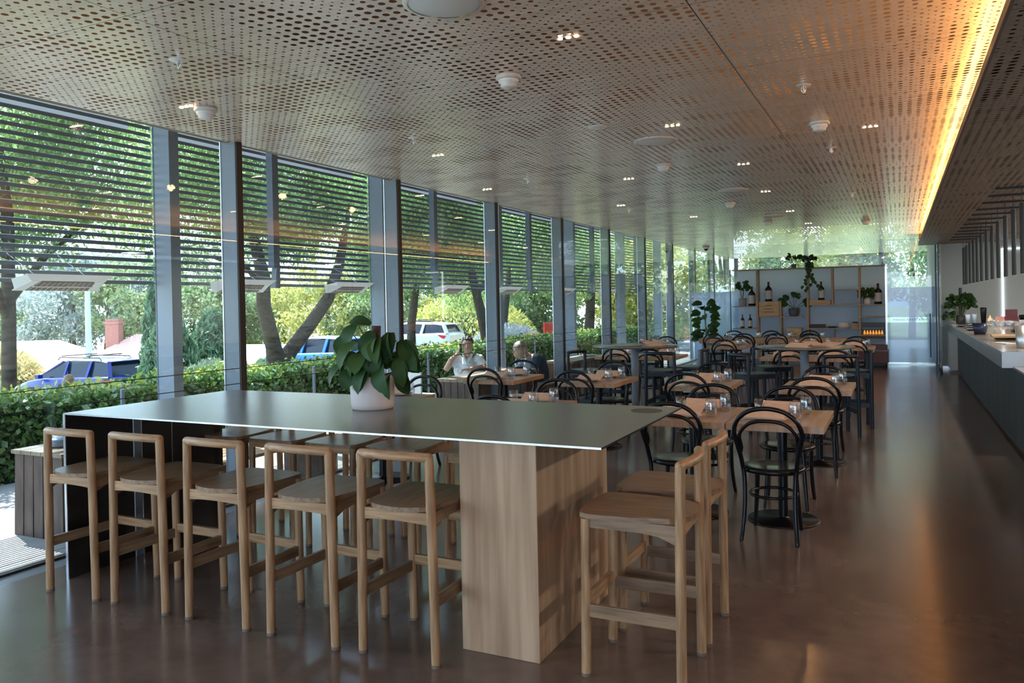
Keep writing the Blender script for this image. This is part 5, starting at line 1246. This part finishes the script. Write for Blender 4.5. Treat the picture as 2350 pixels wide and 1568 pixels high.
q = MB(); q.sphere((hc[0], hc[1]+.035, hc[2]+.055), .108, 18, 12, (.88, .98, .92)); q.sphere((hc[0]+.02, hc[1]-.045, hc[2]+.095), .05, 12, 8, (1.3, .8, .6)); remesh(q.build('hair', m_hairb, t), .009)
q = MB()
for s in (-1, 1): q.tube([(s*.09, .05, .45), (s*.11, -.40, .46), (s*.11, -.42, .05)], [.09, .07, .05], 12); q.tube([(s*.11, -.38, .05), (s*.11, -.56, .03)], [.05, .035], 10)
remesh(q.build('trousers', m_trous, t), .014)
o = MB().box(-.004, .004, -.035, .035, -.075, .075).build('mobile_phone', m_black); o.location = (-6.02-.055, 10.75-.125, DZ+1.10); o.rotation_euler = (.2, -.15, .9); tag(o, 'black mobile phone held to the ear of the person in white', 'phone')
t = thing('deck_chair', 'low dark chair under the person in the white shirt', 'chair', (-6.02, 10.80, DZ), .42)
MB().box(-.22, .22, -.22, .22, .36, .39).build('seat', m_timberout, t)
for x in (-.19, .19):
    for y in (-.19, .19): MB().tube([(x, y, 0), (x, y, .36)], .015, 8).build('leg', m_timberout, t)
# person in the dark jacket
m_jack = mat('dark_denim_jacket', (.02, .045, .085), .8); m_grey = mat('grey_blue_shirt', (.22, .27, .34), .8); m_hairg = noise_mat('streaked_fair_hair', (.42, .33, .25), (.14, .10, .08), (20, 20, 3), 3, .6)
t = thing('person', 'person in a dark denim jacket over a grey top, head bowed, sitting outside', 'person', (-5.56, 12.15, DZ+.02), -.55)
q = MB(); hc = (-.02, -.26, .96); head(q, hc); q.tube([(0, -.06, .85), (-.01, -.14, .90), (-.02, -.2, .93)], [.06, .055, .05], 12)
q.tube([(-.17, -.04, .80), (-.24, -.16, .62), (-.12, -.34, .60)], [.05, .042, .03], 12); hand(q, (-.12, -.34, .60), (.7, -.6, 0), (0, 0, 1), 1, .5)
q.tube([(.17, -.04, .80), (.24, -.14, .62), (.10, -.34, .60)], [.05, .042, .03], 12); hand(q, (.10, -.34, .60), (-.7, -.6, 0), (0, 0, 1), -1, .5); q.tube([(0, .05, .5), (0, -.03, .8)], .11, 12)
remesh(q.build('body', m_skin, t), .008); face(t, hc)
q = MB(); q.sphere((hc[0], hc[1]+.03, hc[2]+.05), .122, 18, 12, (.98, 1.0, .95)); q.sphere((hc[0], hc[1]+.045, hc[2]-.03), .112, 14, 10); q.tube([(-.08, -.22, .98), (-.10, -.22, .86)], [.05, .03], 10); q.tube([(.06, -.18, .98), (.09, -.18, .86)], [.05, .03], 10); remesh(q.build('hair', m_hairg, t), .010)
q = MB(); q.tube([(0, .08, .42), (0, .06, .6), (0, 0, .78), (0, -.04, .86)], [.15, .155, .16, .09], 18); q.tube([(-.13, -.03, .82), (-.22, -.14, .66)], [.075, .055], 12); remesh(q.build('grey_top', m_grey, t), .011)
q = MB(); q.tube([(.05, .11, .40), (.05, .10, .6), (.05, .04, .78), (.04, .0, .86)], [.165, .17, .165, .10], 18); q.tube([(.15, -.01, .82), (.25, -.12, .64), (.17, -.26, .61)], [.085, .065, .05], 12); remesh(q.build('jacket', m_jack, t), .011)
q = MB()
for s in (-1, 1): q.tube([(s*.09, .06, .42), (s*.11, -.36, .44), (s*.11, -.38, .04)], [.09, .07, .05], 12); q.tube([(s*.11, -.36, .04), (s*.11, -.54, .03)], [.05, .035], 10)
remesh(q.build('trousers', m_trous, t), .014)
# fair-haired head above the hedge
m_blond = noise_mat('fair_hair', (.30, .20, .14), (.16, .10, .07), (20, 20, 3), 3, .6)
t = thing('person', 'person with long fair hair whose head shows above the hedge at left', 'person', (-11.3, 7.86, gz(-11.3)+.02), 2.6); t.scale = (.72, .72, .88)
q = MB(); hc = (0, 0, 1.13); head(q, hc); q.tube([(0, .02, .85), (0, .0, 1.05)], .05, 12); q.tube([(0, .02, .45), (0, .02, .6), (0, .02, .82)], [.12, .11, .13], 14)
for s in (-1, 1): q.tube([(s*.15, 0, .82), (s*.2, -.02, .6), (s*.19, -.08, .42)], [.045, .036, .025], 10); hand(q, (s*.19, -.08, .42), (0, -.2, -1), (s, 0, 0), 1, .4); q.tube([(s*.07, .0, .48), (s*.08, -.02, .25), (s*.08, 0, .03)], [.07, .05, .035], 10); q.tube([(s*.08, .02, .03), (s*.08, -.13, .02)], [.035, .025], 8)
remesh(q.build('body', m_skin, t), .009); face(t, hc)
q = MB(); q.sphere((0, .03, 1.165), .108, 18, 12, (.92, 1, .95)); q.tube([(0, .07, 1.15), (0, .09, 1.0), (0, .09, .85)], [.09, .07, .04], 12); remesh(q.build('hair', m_blond, t), .010)
q = MB(); q.tube([(0, .02, .42), (0, .02, .6), (0, .02, .84)], [.14, .13, .145], 16); remesh(q.build('top', m_shirt, t), .012)
